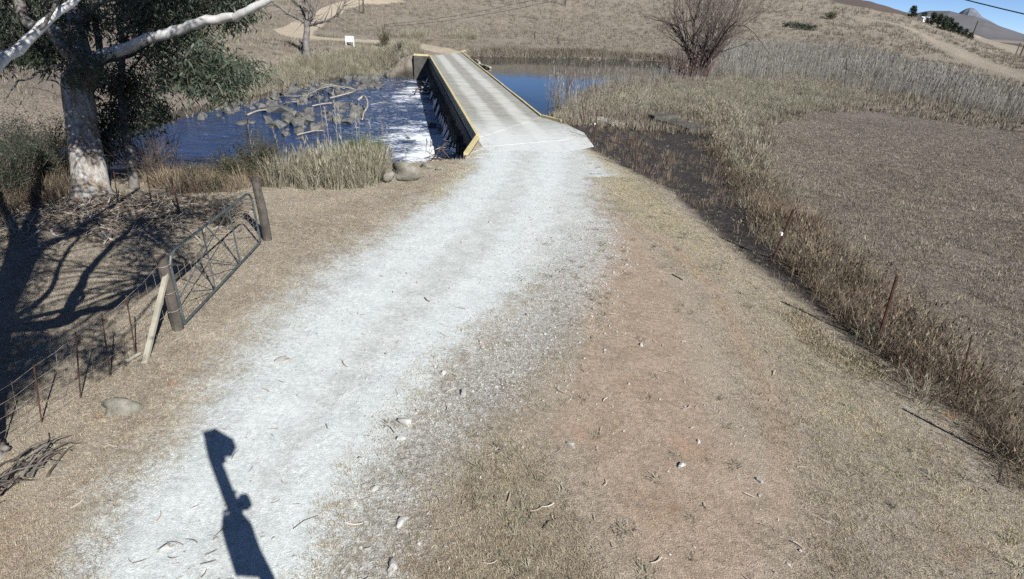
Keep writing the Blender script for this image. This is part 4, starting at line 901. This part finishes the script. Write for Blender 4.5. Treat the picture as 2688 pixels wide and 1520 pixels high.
m = MB(); ax = (st1 - st0) / np.linalg.norm(st1 - st0); x = np.cross(ax, [0, 1, 0]); x /= np.linalg.norm(x); y = np.cross(ax, x)
m.box(((st0 + st1) / 2) - p1, (.075, .05, np.linalg.norm(st1 - st0) + .1), [x, y, ax]); m.build('stay', M['pale_wood'], gp)
m = MB(); m.tube(rel([p2 - [0, 0, .15], (p2 + p2t) / 2 + [.02, 0, 0], p2t], p2), [.10, .10, .085], 10); gp2 = m.build('gate_post', M['post_wood'], None, False, p2)
tag(gp2, 'dark weathered wooden post at the far end of the gate', 'post')
B0, B1 = P(484, 848, .10), P(684, 634, .10); T0, T1 = up_at(B0, 440, 668), up_at(B1, 657, 502)
gate = empty('farm_gate', (B0 + B1) / 2 * [1, 1, 0]); tag(gate, 'black tubular steel farm gate with mesh standing open', 'gate'); gb_ = np.array(gate.location)
def GT(a, h): # a along the gate 0..1, h up it 0..1
    return (B0 + (B1 - B0) * a) * (1 - h) + (T0 + (T1 - T0) * a) * h
m = MB(); loop = [GT(0, 0), GT(0, .86), GT(.02, .95), GT(.06, 1), GT(.94, 1), GT(.98, .95), GT(1, .86), GT(1, 0), GT(0, 0)]
m.tube(rel(loop, gb_), .024, 8); m.build('frame', M['gate_steel'], gate)
for a in (.34, .67): m = MB(); m.tube(rel([GT(a, 0), GT(a, 1)], gb_), .015, 6); m.build('upright', M['gate_steel'], gate)
for (a0, h0, a1, h1) in ((.10, 1, .34, .02), (0, .36, .67, .98), (.38, 1, .67, .02), (.34, .45, .62, .03), (.67, .98, 1, .3), (.12, .30, .33, .02)):
    m = MB(); m.tube(rel([GT(a0, h0), GT(a1, h1)], gb_), .010, 6); m.build('brace', M['gate_steel'], gate)
m = MB()
for i in range(1, 7): m.tube(rel([GT(0, i / 7 * .8), GT(1, i / 7 * .8)], gb_), .0028, 3, False)
for i in range(1, 18): m.tube(rel([GT(i / 18, 0), GT(i / 18, .78)], gb_), .0025, 3, False)
tag(m.build('wire_mesh', M['wire'], gate), kind='stuff')
for a in (.12, .9):
    m = MB(); c = GT(0, a); m.tube(rel([c, c + (p1 - B0) * [.7, .7, 0]], gb_), .014, 6); m.build('hinge', M['gate_steel'], gate)

def wire_fence(name, feet, tops, label, posts, mesh_rows, spacing, wire_r=.0035, post_r=.022, pmat='rust'):
    b = np.asarray(feet[0], float); e = empty(name, b); tag(e, label, 'fence')
    for i, (f_, t_) in enumerate(zip(feet, tops)):
        if posts[i]: m = MB(); m.tube(rel([f_ - (t_ - f_) * .08, t_], b), post_r * posts[i], 6); m.build('post', M[pmat], e)
    for h in mesh_rows:
        m = MB()
        for i in range(len(feet) - 1):
            a, c = feet[i] + (tops[i] - feet[i]) * h, feet[i + 1] + (tops[i + 1] - feet[i + 1]) * h
            m.tube(rel([a, (a + c) / 2 - [0, 0, .025], c], b), wire_r, 4, False)
        m.build('wire', M['wire'], e)
    if spacing:
        m = MB()
        for i in range(len(feet) - 1):
            k = max(1, int(np.linalg.norm(feet[i + 1] - feet[i]) / spacing))
            for j in range(1, k):
                t = j / k; a = feet[i] + (feet[i + 1] - feet[i]) * t; c = tops[i] + (tops[i + 1] - tops[i]) * t
                m.tube(rel([a + (c - a) * mesh_rows[0], a + (c - a) * mesh_rows[-1] + np.array([random.gauss(0, .015), 0, 0])], b), wire_r * .8, 3, False)
        tag(m.build('wire_stays', M['wire'], e), kind='stuff')
    return e
fl = [(p1, p1t)]
for (u0, v0, u1, v1) in ((358, 940, 331, 775), (290, 990, 267, 825), (212, 1045, 198, 872), (110, 1110, 88, 955), (5, 1185, -30, 1035), (-120, 1270, -170, 1120)):
    f_ = G(u0, v0); fl.append((f_, up_at(f_, u1, v1)))
wire_fence('mesh_fence', [f for f, _ in fl], [t for _, t in fl], 'sagging wire mesh fence with thin rusty droppers running from the gate post', [0, .45, .45, .45, .45, .45, .6], [.08, .3, .52, .74, .96], .22, .003, .022)
fl = [(p2, p2t)]
for (u0, v0, u1, v1) in ((473, 560, 449, 468), (400, 540, 385, 455), (310, 530, 298, 450)):
    f_ = G(u0, v0); fl.append((f_, up_at(f_, u1, v1)))
wire_fence('mesh_fence', [f for f, _ in fl], [t for _, t in fl], 'wire mesh fence in shade with rusty post behind the gate', [0, .9, .5, .6], [.1, .32, .54, .76, .95], .25, .003, .024)
fl = []
for (u0, v0, u1, v1) in ((1535, 326, 1527, 263), (1561, 366, 1568, 287), (1669, 446, 1670, 346), (2029, 682, 2084, 549), (2301, 905, 2356, 724), (2506, 1075, 2552, 880), (2690, 1240, 2730, 1060)):
    f_ = G(u0, v0); fl.append((f_, up_at(f_, u1, v1)))
rf = wire_fence('wire_fence', [f for f, _ in fl], [t for _, t in fl], 'rusty star-picket wire fence along the burnt ditch', [1, 1, 1, 1.15, 1.15, .5, 1], [.45, .72, .95], 0, .0025, .026)
for (u, v, i) in ((1566, 340, 1), (2047, 610, 3)):
    c = fl[i][0] + (fl[i][1] - fl[i][0]) * .5 + [-.06, -.03, 0]; m = MB(); m.tube(rel([c, c + [0, 0, .07]], fl[0][0]), .028, 8); m.build('insulator', M['sign'], rf)
f_ = G(2216, 236); o = post('fence_post', f_, up_at(f_, 2224, 153), .05, 'post_wood'); tag(o, 'lone dark picket standing in front of the reed bed', 'post')
for (u0, v0, u1, v1, r, lab) in ((1404, 103, 1403, 86, .13, 'short dark stump post in grass beyond the pool'), (1465, 117, 1465, 97, .11, 'second short dark post right of the stump post beyond the pool'), (1726, 80, 1726, 64, .08, 'thin fence post on the hillside left of the willow'), (1484, 14, 1484, -40, .25, 'thick dark pole cut by the top edge of the picture')):
    f_ = G(u0, v0); o = post('fence_post', f_, up_at(f_, u1, v1), r, 'post_wood'); tag(o, lab, 'post')

# ------------------------------------------------------------------ rocks, boulders, driftwood
RK = [stone_mesh(100 + i, .7 + .12 * (i % 3), 1, .24) for i in range(12)]
for r_ in RK: r_.materials.append(M['rock'])
def rock(name, p, s, label, cat='rock', group=None, me=None, mat=None, rz=None):
    o = obj(name, me or random.choice(RK), None, p); o.scale = s; o.rotation_euler = (random.gauss(0, .12), random.gauss(0, .12), random.uniform(0, 6.28) if rz is None else rz); return tag(o, label, cat, group)
def rock_bar(poly, n, smin, smax, label, group):
    for (x, y) in in_poly(poly, n):
        s = smin + (smax - smin) * random.random() ** 2.6
        rock('river_rock', (x, y, max(Z(x, y), ZW - .05) + s * .34), (s * random.uniform(.9, 1.5), s * random.uniform(.7, 1.1), s * random.uniform(.9, 1.5)), label, 'rock', group)
rock_bar(BAR_A, 175, .13, .5, 'grey rock on the long rocky bar along the far shore', 'rocks on the far bar')
rock_bar(BAR_B, 100, .13, .5, 'grey rock on the midstream bar behind the tall reeds', 'rocks on the midstream bar')
rock_bar(BAR_C, 35, .18, .6, 'grey rock at the far waterline near the bridge end', 'rocks by the far bridge end')
for i in range(14):
    p = np.append(bw(random.uniform(-6, -2.2), random.uniform(39.6, 42.6)), 0); p[2] = Z(p[0], p[1]) + .05; s = random.uniform(.2, .5); rock('river_rock', p, (s * 1.2, s, s), 'dark rock piled on the bank against the far wing wall', 'rock', 'rocks at the far wing wall')
for (u, v, s, lab) in ((636, 324, .42, 'lone rock in the water left of the midstream bar'), (662, 322, .2, 'small rock right of the lone left rock in the water'), (745, 352, .34, 'pale rock off the lower tip of the midstream bar'), (787, 363, .24, 'flat small rock in dark water below the midstream bar'), (745, 290, .75, 'large rounded rock at the inner edge of the far bar'), (985, 222, .7, 'smooth rock slab at the bridge end of the far bar'), (955, 232, .6, 'flat rock beside the pale drift log'), (1076, 255, .16, 'tiny rock in the river short of the weir foam'), (1073, 366, .2, 'small dark rock in the stream beside the foam')):
    p = P(u, v, ZW); rock('river_rock', p, (s * 1.3, s, s * .75), lab)
for i, (u, v) in enumerate(((1130, 330), (1148, 338), (1165, 345), (1120, 290), (1110, 205), (1178, 366))):
    p = P(u, v, ZW); rock('weir_rock', p + [0, 0, -.05], (.8, .5, .35), 'dark wet rock breaking the white water under the bridge', 'rock', 'rocks under the weir')
BIG = stone_mesh(301, .62, 3); BIG.materials.append(M['boulder']); BIG.polygons.foreach_set('use_smooth', np.ones(len(BIG.polygons), bool))
PALE = stone_mesh(311, .6, 2); PALE.materials.append(M['pebble']); BIG2 = stone_mesh(305, .6, 3); BIG2.materials.append(M['boulder']); BIG2.polygons.foreach_set('use_smooth', np.ones(len(BIG2.polygons), bool))
p = G(1058, 470); rock('boulder', p + [0, .1, .22], (.60, .48, .62), 'big pale boulder at the road shoulder above the river', 'boulder', None, BIG, None, .3)
p = G(1022, 478); rock('boulder', p + [0, .1, .12], (.34, .3, .42), 'smaller sandy boulder wedged left of the big pale boulder', 'boulder', None, BIG2, None, 1.2)
p = G(1154, 446); rock('boulder', p + [0, 0, .03], (.17, .14, .2), 'small grey stone on the road shoulder by the wing wall', 'stone', None, BIG2, None, .7)
p = G(1118, 440); rock('boulder', p + [0, 0, .03], (.3, .2, .2), 'low flat stone between big boulder and wing wall', 'stone', None, BIG, None, .2)
p = G(303, 1085); rock('boulder', p + [-.02, .10, -.02], (.33, .20, .36), 'half buried grey boulder near the fence by the gravel', 'boulder', None, BIG, None, .75)
p = G(1008, 520); rock('boulder', p, (.12, .09, .12), 'small dark stone on the shoulder below the boulder', 'stone', None, BIG2, None, .2)
for (u, v, s, lab) in ((1068, 1112, .085, 'flat pale stone where gravel meets the stony strip'), (1045, 1155, .06, 'pale stone just below the flat stone at the gravel edge'), (1215, 1038, .065, 'rounded white stone standing in the stony strip'), (1160, 985, .06, 'pale stone higher up in the stony strip'), (1055, 1370, .06, 'pale stone in the stony strip near the bottom'), (745, 946, .09, 'flat stone sunk in the gravel near the gate side'), (1030, 1490, .07, 'white stone at the bottom edge of the stony strip'), (1500, 1170, .05, 'pale stone on grass between stony strip and bare dirt'), (1790, 1222, .05, 'white stone on the bare dirt beside an orange patch'), (1990, 1260, .045, 'pale stone on the dirt nearest the grassy verge'), (440, 1438, .055, 'pale stone on gravel left of the mast shadow')):
    p = G(u, v); rock('road_stone', p + [0, 0, s * .08], (s * 1.2, s, s * .8), lab, 'stone', 'larger stones on the road', PALE)
def wood(name, pts, r0, r1, label, mat='driftwood', cat='driftwood', n=7, twigs=0, tl=1.0, seed=0):
    b = np.asarray(pts[0], float); e = MB(); lim(e, rel(pts, b), r0, r1, n, 4, r0 * .1); r_ = random.Random(seed)
    if not twigs:
        o = obj(name, make_mesh(name, e.v, e.f, M[mat], True), None, b); return tag(o, label, cat)
    t_ = empty(name, b); tag(t_, label, cat); e.build('stem', M[mat], t_, True)
    for i in range(twigs):
        k = r_.uniform(.15, 1) * (len(pts) - 1); j = min(int(k), len(pts) - 2); p = np.asarray(pts[j]) + (np.asarray(pts[j + 1]) - np.asarray(pts[j])) * (k - j); d = np.asarray(pts[-1]) - np.asarray(pts[0]); d = d / np.linalg.norm(d)
        q = twig_from(p - b, d + np.array([r_.gauss(0, .5), r_.gauss(0, .5), abs(r_.gauss(.1, .2))]), tl * r_.uniform(.5, 1.2), r_, .25, 4); mm = MB(); mm.tube(q, [r1 * .9, r1 * .7, r1 * .5, r1 * .3, r1 * .15], 4, False); mm.build('twig', M[mat], t_)
    return t_
W = lambda u, v, h=.12: P(u, v, ZW) + [0, 0, h]
wood('drift_log', [W(867, 264, .2), W(900, 259, .3), W(930, 252, .35)], .07, .05, 'straight bleached log lying on the rocks in midstream')
wood('drift_branch', [W(930, 246, .4), W(880, 248, .7), W(830, 258, .6), W(780, 276, .2)], .045, .02, 'fallen bleached branch with many twigs beside the straight log', twigs=16, tl=2.4, seed=4)
wood('drift_branch', [W(905, 242, .3), W(860, 240, .6), W(815, 262, .3)], .04, .02, 'twiggy grey drift branch lying on the far bar', twigs=12, tl=2.0, seed=5)
wood('drift_log', [W(872, 276, .15), W(845, 280, .2), W(820, 284, .15)], .07, .05, 'short bleached stick below the straight log')
wood('drift_log', [W(941, 281, .5), W(955, 279, .75), W(964, 286, .7), W(965, 297, .5), W(956, 308, .3), W(951, 318, .1)], .09, .06, 'curved bleached root arching over the midstream bar')
wood('drift_log', [W(975, 275, .03), W(1000, 271, .05), W(1016, 270, .03)], .035, .02, 'thin stick afloat right of the curved root')
wood('drift_log', [W(650, 306, .1), W(680, 298, .2), W(712, 292, .1)], .07, .05, 'long grey stick on the shore at the left end of the far bar')
wood('drift_log', [W(780, 358, .08), W(820, 351, .15), W(850, 347, .1)], .05, .03, 'thin pale stick along the lower side of the midstream bar')
dc = P(1118, 248, ZW); deb = empty('drift_pile', dc); tag(deb, 'dark pile of flood debris caught below the bridge wall', 'driftwood'); r_ = random.Random(77)
for i in range(34):
    a = r_.uniform(0, 6.28); p = np.array([r_.gauss(0, .75), r_.gauss(0, .9), r_.uniform(-.1, .55)]); mm = MB(); d = np.array([math.cos(a), math.sin(a), r_.gauss(0, .25)]); l = r_.uniform(.4, 1.1)
    mm.tube([p - d * l, p + [0, 0, .06], p + d * l], [.05, .06, .03], 5); mm.build('stick', M['bark_dark' if i % 4 else 'driftwood'], deb)
dc = np.append(bw(-1.0, 4.2), -2.2); deb = empty('drift_pile', dc); tag(deb, 'tangle of twigs and trash in the corner of wall and bank', 'driftwood')
for i in range(40):
    a = r_.uniform(0, 6.28); p = np.array([r_.gauss(0, .45), r_.gauss(0, .9), r_.uniform(-.2, .9)]); mm = MB(); d = np.array([math.cos(a), math.sin(a), r_.gauss(0, .5)]); l = r_.uniform(.3, .8)
    mm.tube([p - d * l, p + [0, 0, .05], p + d * l], [.025, .03, .015], 4); mm.build('stick', M['bark_dark' if i % 3 else 'driftwood'], deb)
PW = lambda u, v, h=.08: P(u, v, ZP) + [0, 0, h]
wood('drift_log', [PW(1262, 174), PW(1274, 178, .16), PW(1288, 181)], .16, .12, 'grey log floating in the pool beside the right kerb')
wood('drift_log', [PW(1248, 165, .2), PW(1254, 169, .25), PW(1258, 172, .15)], .2, .16, 'pale stump end lodged against the right kerb of the bridge')
for (pts, r0, r1, lab, mt) in (([(333, 955), (350, 945), (372, 932)], .035, .03, 'pale cut stick lying at the foot of the stay', 'pale_wood'), ([(415, 950), (450, 905), (475, 890), (500, 875)], .014, .007, 'thin bleached twig on the ground beside the gate post', 'driftwood'),
    ([(1585, 364), (1650, 366), (1690, 378)], .02, .012, 'dark bent stick on the yellow verge by the ditch', 'bark_dark'), ([(2145, 838), (2200, 862), (2290, 895)], .016, .01, 'dark fallen stick on the verge beside the picket', 'bark_dark'),
    ([(770, 1390), (800, 1368), (835, 1356)], .006, .004, 'thin grey twig lying on the pale wheel track', 'bark_grey'), ([(1765, 722), (1780, 730), (1792, 737)], .014, .01, 'short dark stick on the dirt beside the road', 'bark_dark'),
    ([(1115, 784), (1122, 791), (1128, 794)], .012, .01, 'small dark chip of wood on the gravel road', 'bark_dark'), ([(0, 1170), (10, 1182), (22, 1190)], .05, .04, 'broken grey branch end at the frame edge by the stump', 'bark_grey'),
    ([(1425, 1390), (1440, 1372), (1462, 1365)], .010, .005, 'curved dark bark sliver on the near grass', 'bark_dark')):
    wood('fallen_stick', [G(u, v) + [0, 0, r0 * 1.2] for u, v in pts], r0, r1, lab, mt, 'stick', 5)
# old roots and tangled brush at the fence
A_, B_ = P(-30, 1330), P(150, 1195); sb_ = P(60, 1262); stp = empty('root_heap', sb_); tag(stp, 'heap of weathered grey roots and brush under the fence by red soil', 'roots')
ax_ = (B_ - A_) / np.linalg.norm(B_ - A_); sd_ = np.array([-ax_[1], ax_[0], 0])
for i in range(46):
    t = r_.uniform(-.62, .5); l = r_.uniform(.25, .7); o_ = r_.gauss(0, .11); d = ax_ + sd_ * r_.gauss(0, .38) + [0, 0, r_.gauss(0, .16)]; c = ax_ * t * .95 + sd_ * o_ + [0, 0, r_.uniform(.02, .20) * (1 - abs(o_) * 2.5)]
    m = MB(); lim(m, [c - d * l * .5, c + sd_ * r_.gauss(0, .05) + [0, 0, .04], c + d * l * .5 - [0, 0, .06]], r_.uniform(.006, .022), .004, 5, 3, .012); m.build('root', M[('bark_grey', 'bark_dark', 'post_wood')[i % 3]], stp, True)

# ------------------------------------------------------------------ slab, sign, poles, wires, house, trees on the ridge
c0, c1 = G(1727, 316), G(1838, 348); ctr = (c0 + c1) / 2; ax = (c1 - c0) * [1, 1, 0]; ln = np.linalg.norm(ax); ax /= ln; ay = np.array([-ax[1], ax[0], 0])
sl_ = empty('culvert_slab', ctr); tag(sl_, 'dark broken concrete slab with a raised headwall beside the burnt ditch', 'slab')
MB().box((0, 0, .05), (ln, 1.5, .30), [ax, ay, [0, 0, 1]]).build('slab', M['dark_concrete'], sl_)
MB().box(tuple(-ax * ln * .38), (.55, 1.7, .75), [ax, ay, [0, 0, 1]]).build('headwall', M['dark_concrete'], sl_)
sc_ = G(1590, 320); MB().box((0, 0, .02), (2.2, .9, .14), [ax, ay, [0, 0, 1]]).build('concrete_fragment', M['concrete'], None, False, sc_); tag(bpy.data.objects['concrete_fragment'], 'flat grey concrete fragment by the fence pickets', 'slab')
sg = G(919, 122); sign = empty('sign_board', sg); tag(sign, 'small blank white sign board on two posts by the far road', 'sign')
zz = float((sg - CAM) @ FWD); wS = 22 * zz / 1500
for sx in (-1, 1): MB().box((sx * wS * .47, 0, .5), (.08, .06, 1.05)).build('post', M['sign'], sign)
MB().box((0, -.05, .78), (wS, .04, .62)).build('board', M['sign'], sign)
def pole(uv_foot, v_top, r, label, arm=True):
    f_ = GR(*uv_foot); zz = float((f_ - CAM) @ FWD); h = (uv_foot[1] - v_top) * zz / 1500 * 1.06; e = empty('utility_pole', f_); tag(e, label, 'pole')
    m = MB(); m.tube([(0, 0, -.2), (0, 0, h)], [r, r * .75], 8); m.build('post', M['post_wood'], e)
    if arm: MB().box((0, 0, h - .5), (1.6, .12, .14)).build('crossarm', M['post_wood'], e)
    return f_ + [0, 0, h]
pole((955, 36), -30, .16, 'wooden utility pole on the hillside above the far road')
pole((944, 30), -26, .07, 'thin stay pole left of the hillside utility pole', False)
pole((2549, 62), 20, .22, 'utility pole on the ridge in front of the conical peak')
pole((2676, 112), 72, .22, 'far utility pole at the frame edge under the sky')
pole((2664, 110), 78, .16, 'thinner far pole beside the edge utility pole', False)
la = pole((1010, 76), 66, .12, 'low slim pole carrying the wires near the far road', False); lb = D(1560, -40, 70)
pl = empty('power_line', la); tag(pl, 'pair of thin black wires rising across the far hillside', 'power line')
for k in (0, 1):
    A, Bq = la + [0, 0, -.35 * k], lb + [0, 0, -.7 * k]; m = MB(); m.tube(rel([A + (Bq - A) * t - [0, 0, 1.1 * 4 * t * (1 - t) * .6] for t in np.linspace(0, 1, 14)], la), .022, 4, False); m.build('wire', M['cable'], pl)
A, Bq = D(2300, -66, 16), D(2860, 75, 12); m = MB(); m.tube(rel([A + (Bq - A) * t - [0, 0, .05 * 4 * t * (1 - t)] for t in np.linspace(0, 1, 10)], A), .014, 5, False)
tag(m.build('overhead_cable', M['cable'], None, True, A), 'black overhead cable crossing the sky in the corner', 'cable')
hs = GR(2425, 6); house = empty('farmhouse', hs, .5); house.scale = (.55, .5, .45); tag(house, 'small white farmhouse with pale roof on the ridge', 'house')
MB().box((0, 0, 1.2), (9, 4, 2.6)).build('wall', M['white_wall'], house)
m = MB(); m.add([(-4.8, -2.4, 2.5), (4.8, -2.4, 2.5), (4.8, 2.4, 2.5), (-4.8, 2.4, 2.5), (-4.8, 0, 3.7), (4.8, 0, 3.7)], [(0, 1, 5, 4), (2, 3, 4, 5), (0, 4, 3), (1, 2, 5), (3, 2, 1, 0)]); m.build('roof', M['roof'], house)
for x in (-3, 0, 3): MB().box((x, -2.03, 1.4), (1.0, .08, 1.1)).build('window', M['cable'], house)
rr = random.Random(91)
def ridge_tree(u, v, w, h, lab, seed):
    b = GR(u, v - 6); e = empty('ridge_tree', b); tag(e, lab, 'tree', 'dark trees along the ridge'); m = MB(); m.tube([(0, 0, -.3), (0, 0, h * .5), (0, 0, h * .9)], [.28, .18, .05], 6); m.build('trunk', M['bark_dark'], e)
    q = np.random.default_rng(seed); k = int(60 * w * h / 12); t = q.uniform(.12, 1, k); a = q.uniform(0, 6.28, k); rad = w * .5 * np.sqrt(q.uniform(.1, 1, k)) * (1.05 - t * .75)
    leaves(np.stack([rad * np.cos(a), rad * np.sin(a), t * h], 1), 26, .4, .42, .13, M['pine'], 'crown', e, -.1, seed)
for i, (u, v, w, h) in enumerate([(2392, 8, 6, 8), (2420, 12, 5, 6), (2444, 20, 6, 9), (2460, 25, 5, 10), (2474, 30, 6, 9.5), (2488, 34, 5.5, 9), (2502, 40, 5, 6.5), (2516, 44, 5, 5), (2530, 49, 5, 4.5), (2544, 54, 5, 3.5)]):
    ridge_tree(u, v + 2, w * .5, h * .42, 'dark green tree in the row along the ridge beside the farmhouse', 400 + i)
for i, (u, v, w, h) in enumerate([(2075, 74, 2.2, 1.2), (2100, 76, 2.0, 1.1), (2125, 80, 1.8, .9)]):
    b = G(u, v); e = empty('hill_bush', b); tag(e, 'low dark bush in the hedge row on the mid hillside', 'bush', 'hillside hedge bushes'); q = np.random.default_rng(500 + i); k = 20
    leaves(np.stack([q.normal(0, w * .4, k), q.normal(0, w * .3, k), q.uniform(.1, h, k)], 1), 24, .4, .35, .1, M['pine'], 'foliage', e, -.2, 510 + i)

# ------------------------------------------------------------------ the camera's own pole, behind the lens, whose shadow falls on the road
tip, bot = P(566, 1136), P(660, 1440); cr = np.array([.18, -.34])
k_tip = (tip[:2] - cr) @ SH; hp = k_tip * math.tan(SUN_EL)
def ph(u, v): g = P(u, v); return ((g[:2] - cr) @ SH) * math.tan(SUN_EL), (g[:2] - cr) @ np.array([-SH[1], SH[0]]) * -1
cp = empty('camera_pole', (cr[0], cr[1], 0)); tag(cp, 'camera mast behind the lens, its shadow lying across the gravel', 'pole')
XS = np.array([SH[1], -SH[0], 0]); YS = np.array([SH[0], SH[1], 0]); ZS = np.array([0, 0, 1.0])
def bit(name, u0, v0, u1, v1, mat='gate_steel', dep=.12):
    h0, s0 = ph(u0, v1); h1, s1 = ph(u1, v0); hm = (h0 + h1) / 2
    hh = abs(ph(.5 * (u0 + u1), v0)[0] - ph(.5 * (u0 + u1), v1)[0]); mid = ph(.5 * (u0 + u1), .5 * (v0 + v1)); wd = abs(ph(u1, .5 * (v0 + v1))[1] - ph(u0, .5 * (v0 + v1))[1])
    return MB().box(XS * mid[1] + ZS * mid[0], (wd, dep, hh), [XS, YS, ZS]).build(name, M[mat], cp)
pts = [(702, 1520), (640, 1395), (600, 1300), (562, 1200), (552, 1160)]
sv = [ph(*q) for q in pts]; m = MB(); m.tube([XS * sv[0][1] + [0, 0, -.3]] + [XS * s + ZS * h for h, s in sv], .066, 12); m.build('mast', M['gate_steel'], cp)
m = MB(); hb = [ph(*q) for q in ((590, 1372), (640, 1362), (668, 1395), (697, 1480), (690, 1494), (612, 1490), (586, 1410))]
m.add([XS * s + ZS * h - YS * .12 for h, s in hb] + [XS * s + ZS * h + YS * .12 for h, s in hb], [tuple(range(7)), tuple(range(13, 6, -1))] + [(i, (i + 1) % 7 + 0, 7 + (i + 1) % 7, 7 + i) for i in range(7)]); m.build('control_box', M['gate_steel'], cp)
hb = [ph(*q) for q in ((534, 1146), (562, 1138), (566, 1134), (617, 1164), (604, 1188), (588, 1186), (590, 1200), (560, 1216))]
m = MB(); m.add([XS * s + ZS * h - YS * .1 for h, s in hb] + [XS * s + ZS * h + YS * .1 for h, s in hb], [tuple(range(8)), tuple(range(15, 7, -1))] + [(i, (i + 1) % 8, 8 + (i + 1) % 8, 8 + i) for i in range(8)]); m.build('camera_head', M['gate_steel'], cp)  # the camera's own head, out of view, outlined from its shadow
for (u0, v0, u1, v1) in ((600, 1304, 620, 1290), (600, 1340, 585, 1346)):
    (h0, s0), (h1, s1) = ph(u0, v0), ph(u1, v1); m = MB(); m.tube([XS * s0 + ZS * h0, XS * s1 + ZS * h1], .02, 6); m.build('bracket', M['gate_steel'], cp)
h0, s0 = ph(642, 1318); m = MB(); m.tube([XS * s0 + ZS * h0 - YS * .06, XS * s0 + ZS * h0 + YS * .06], .068, 6); m.build('junction_box', M['gate_steel'], cp)
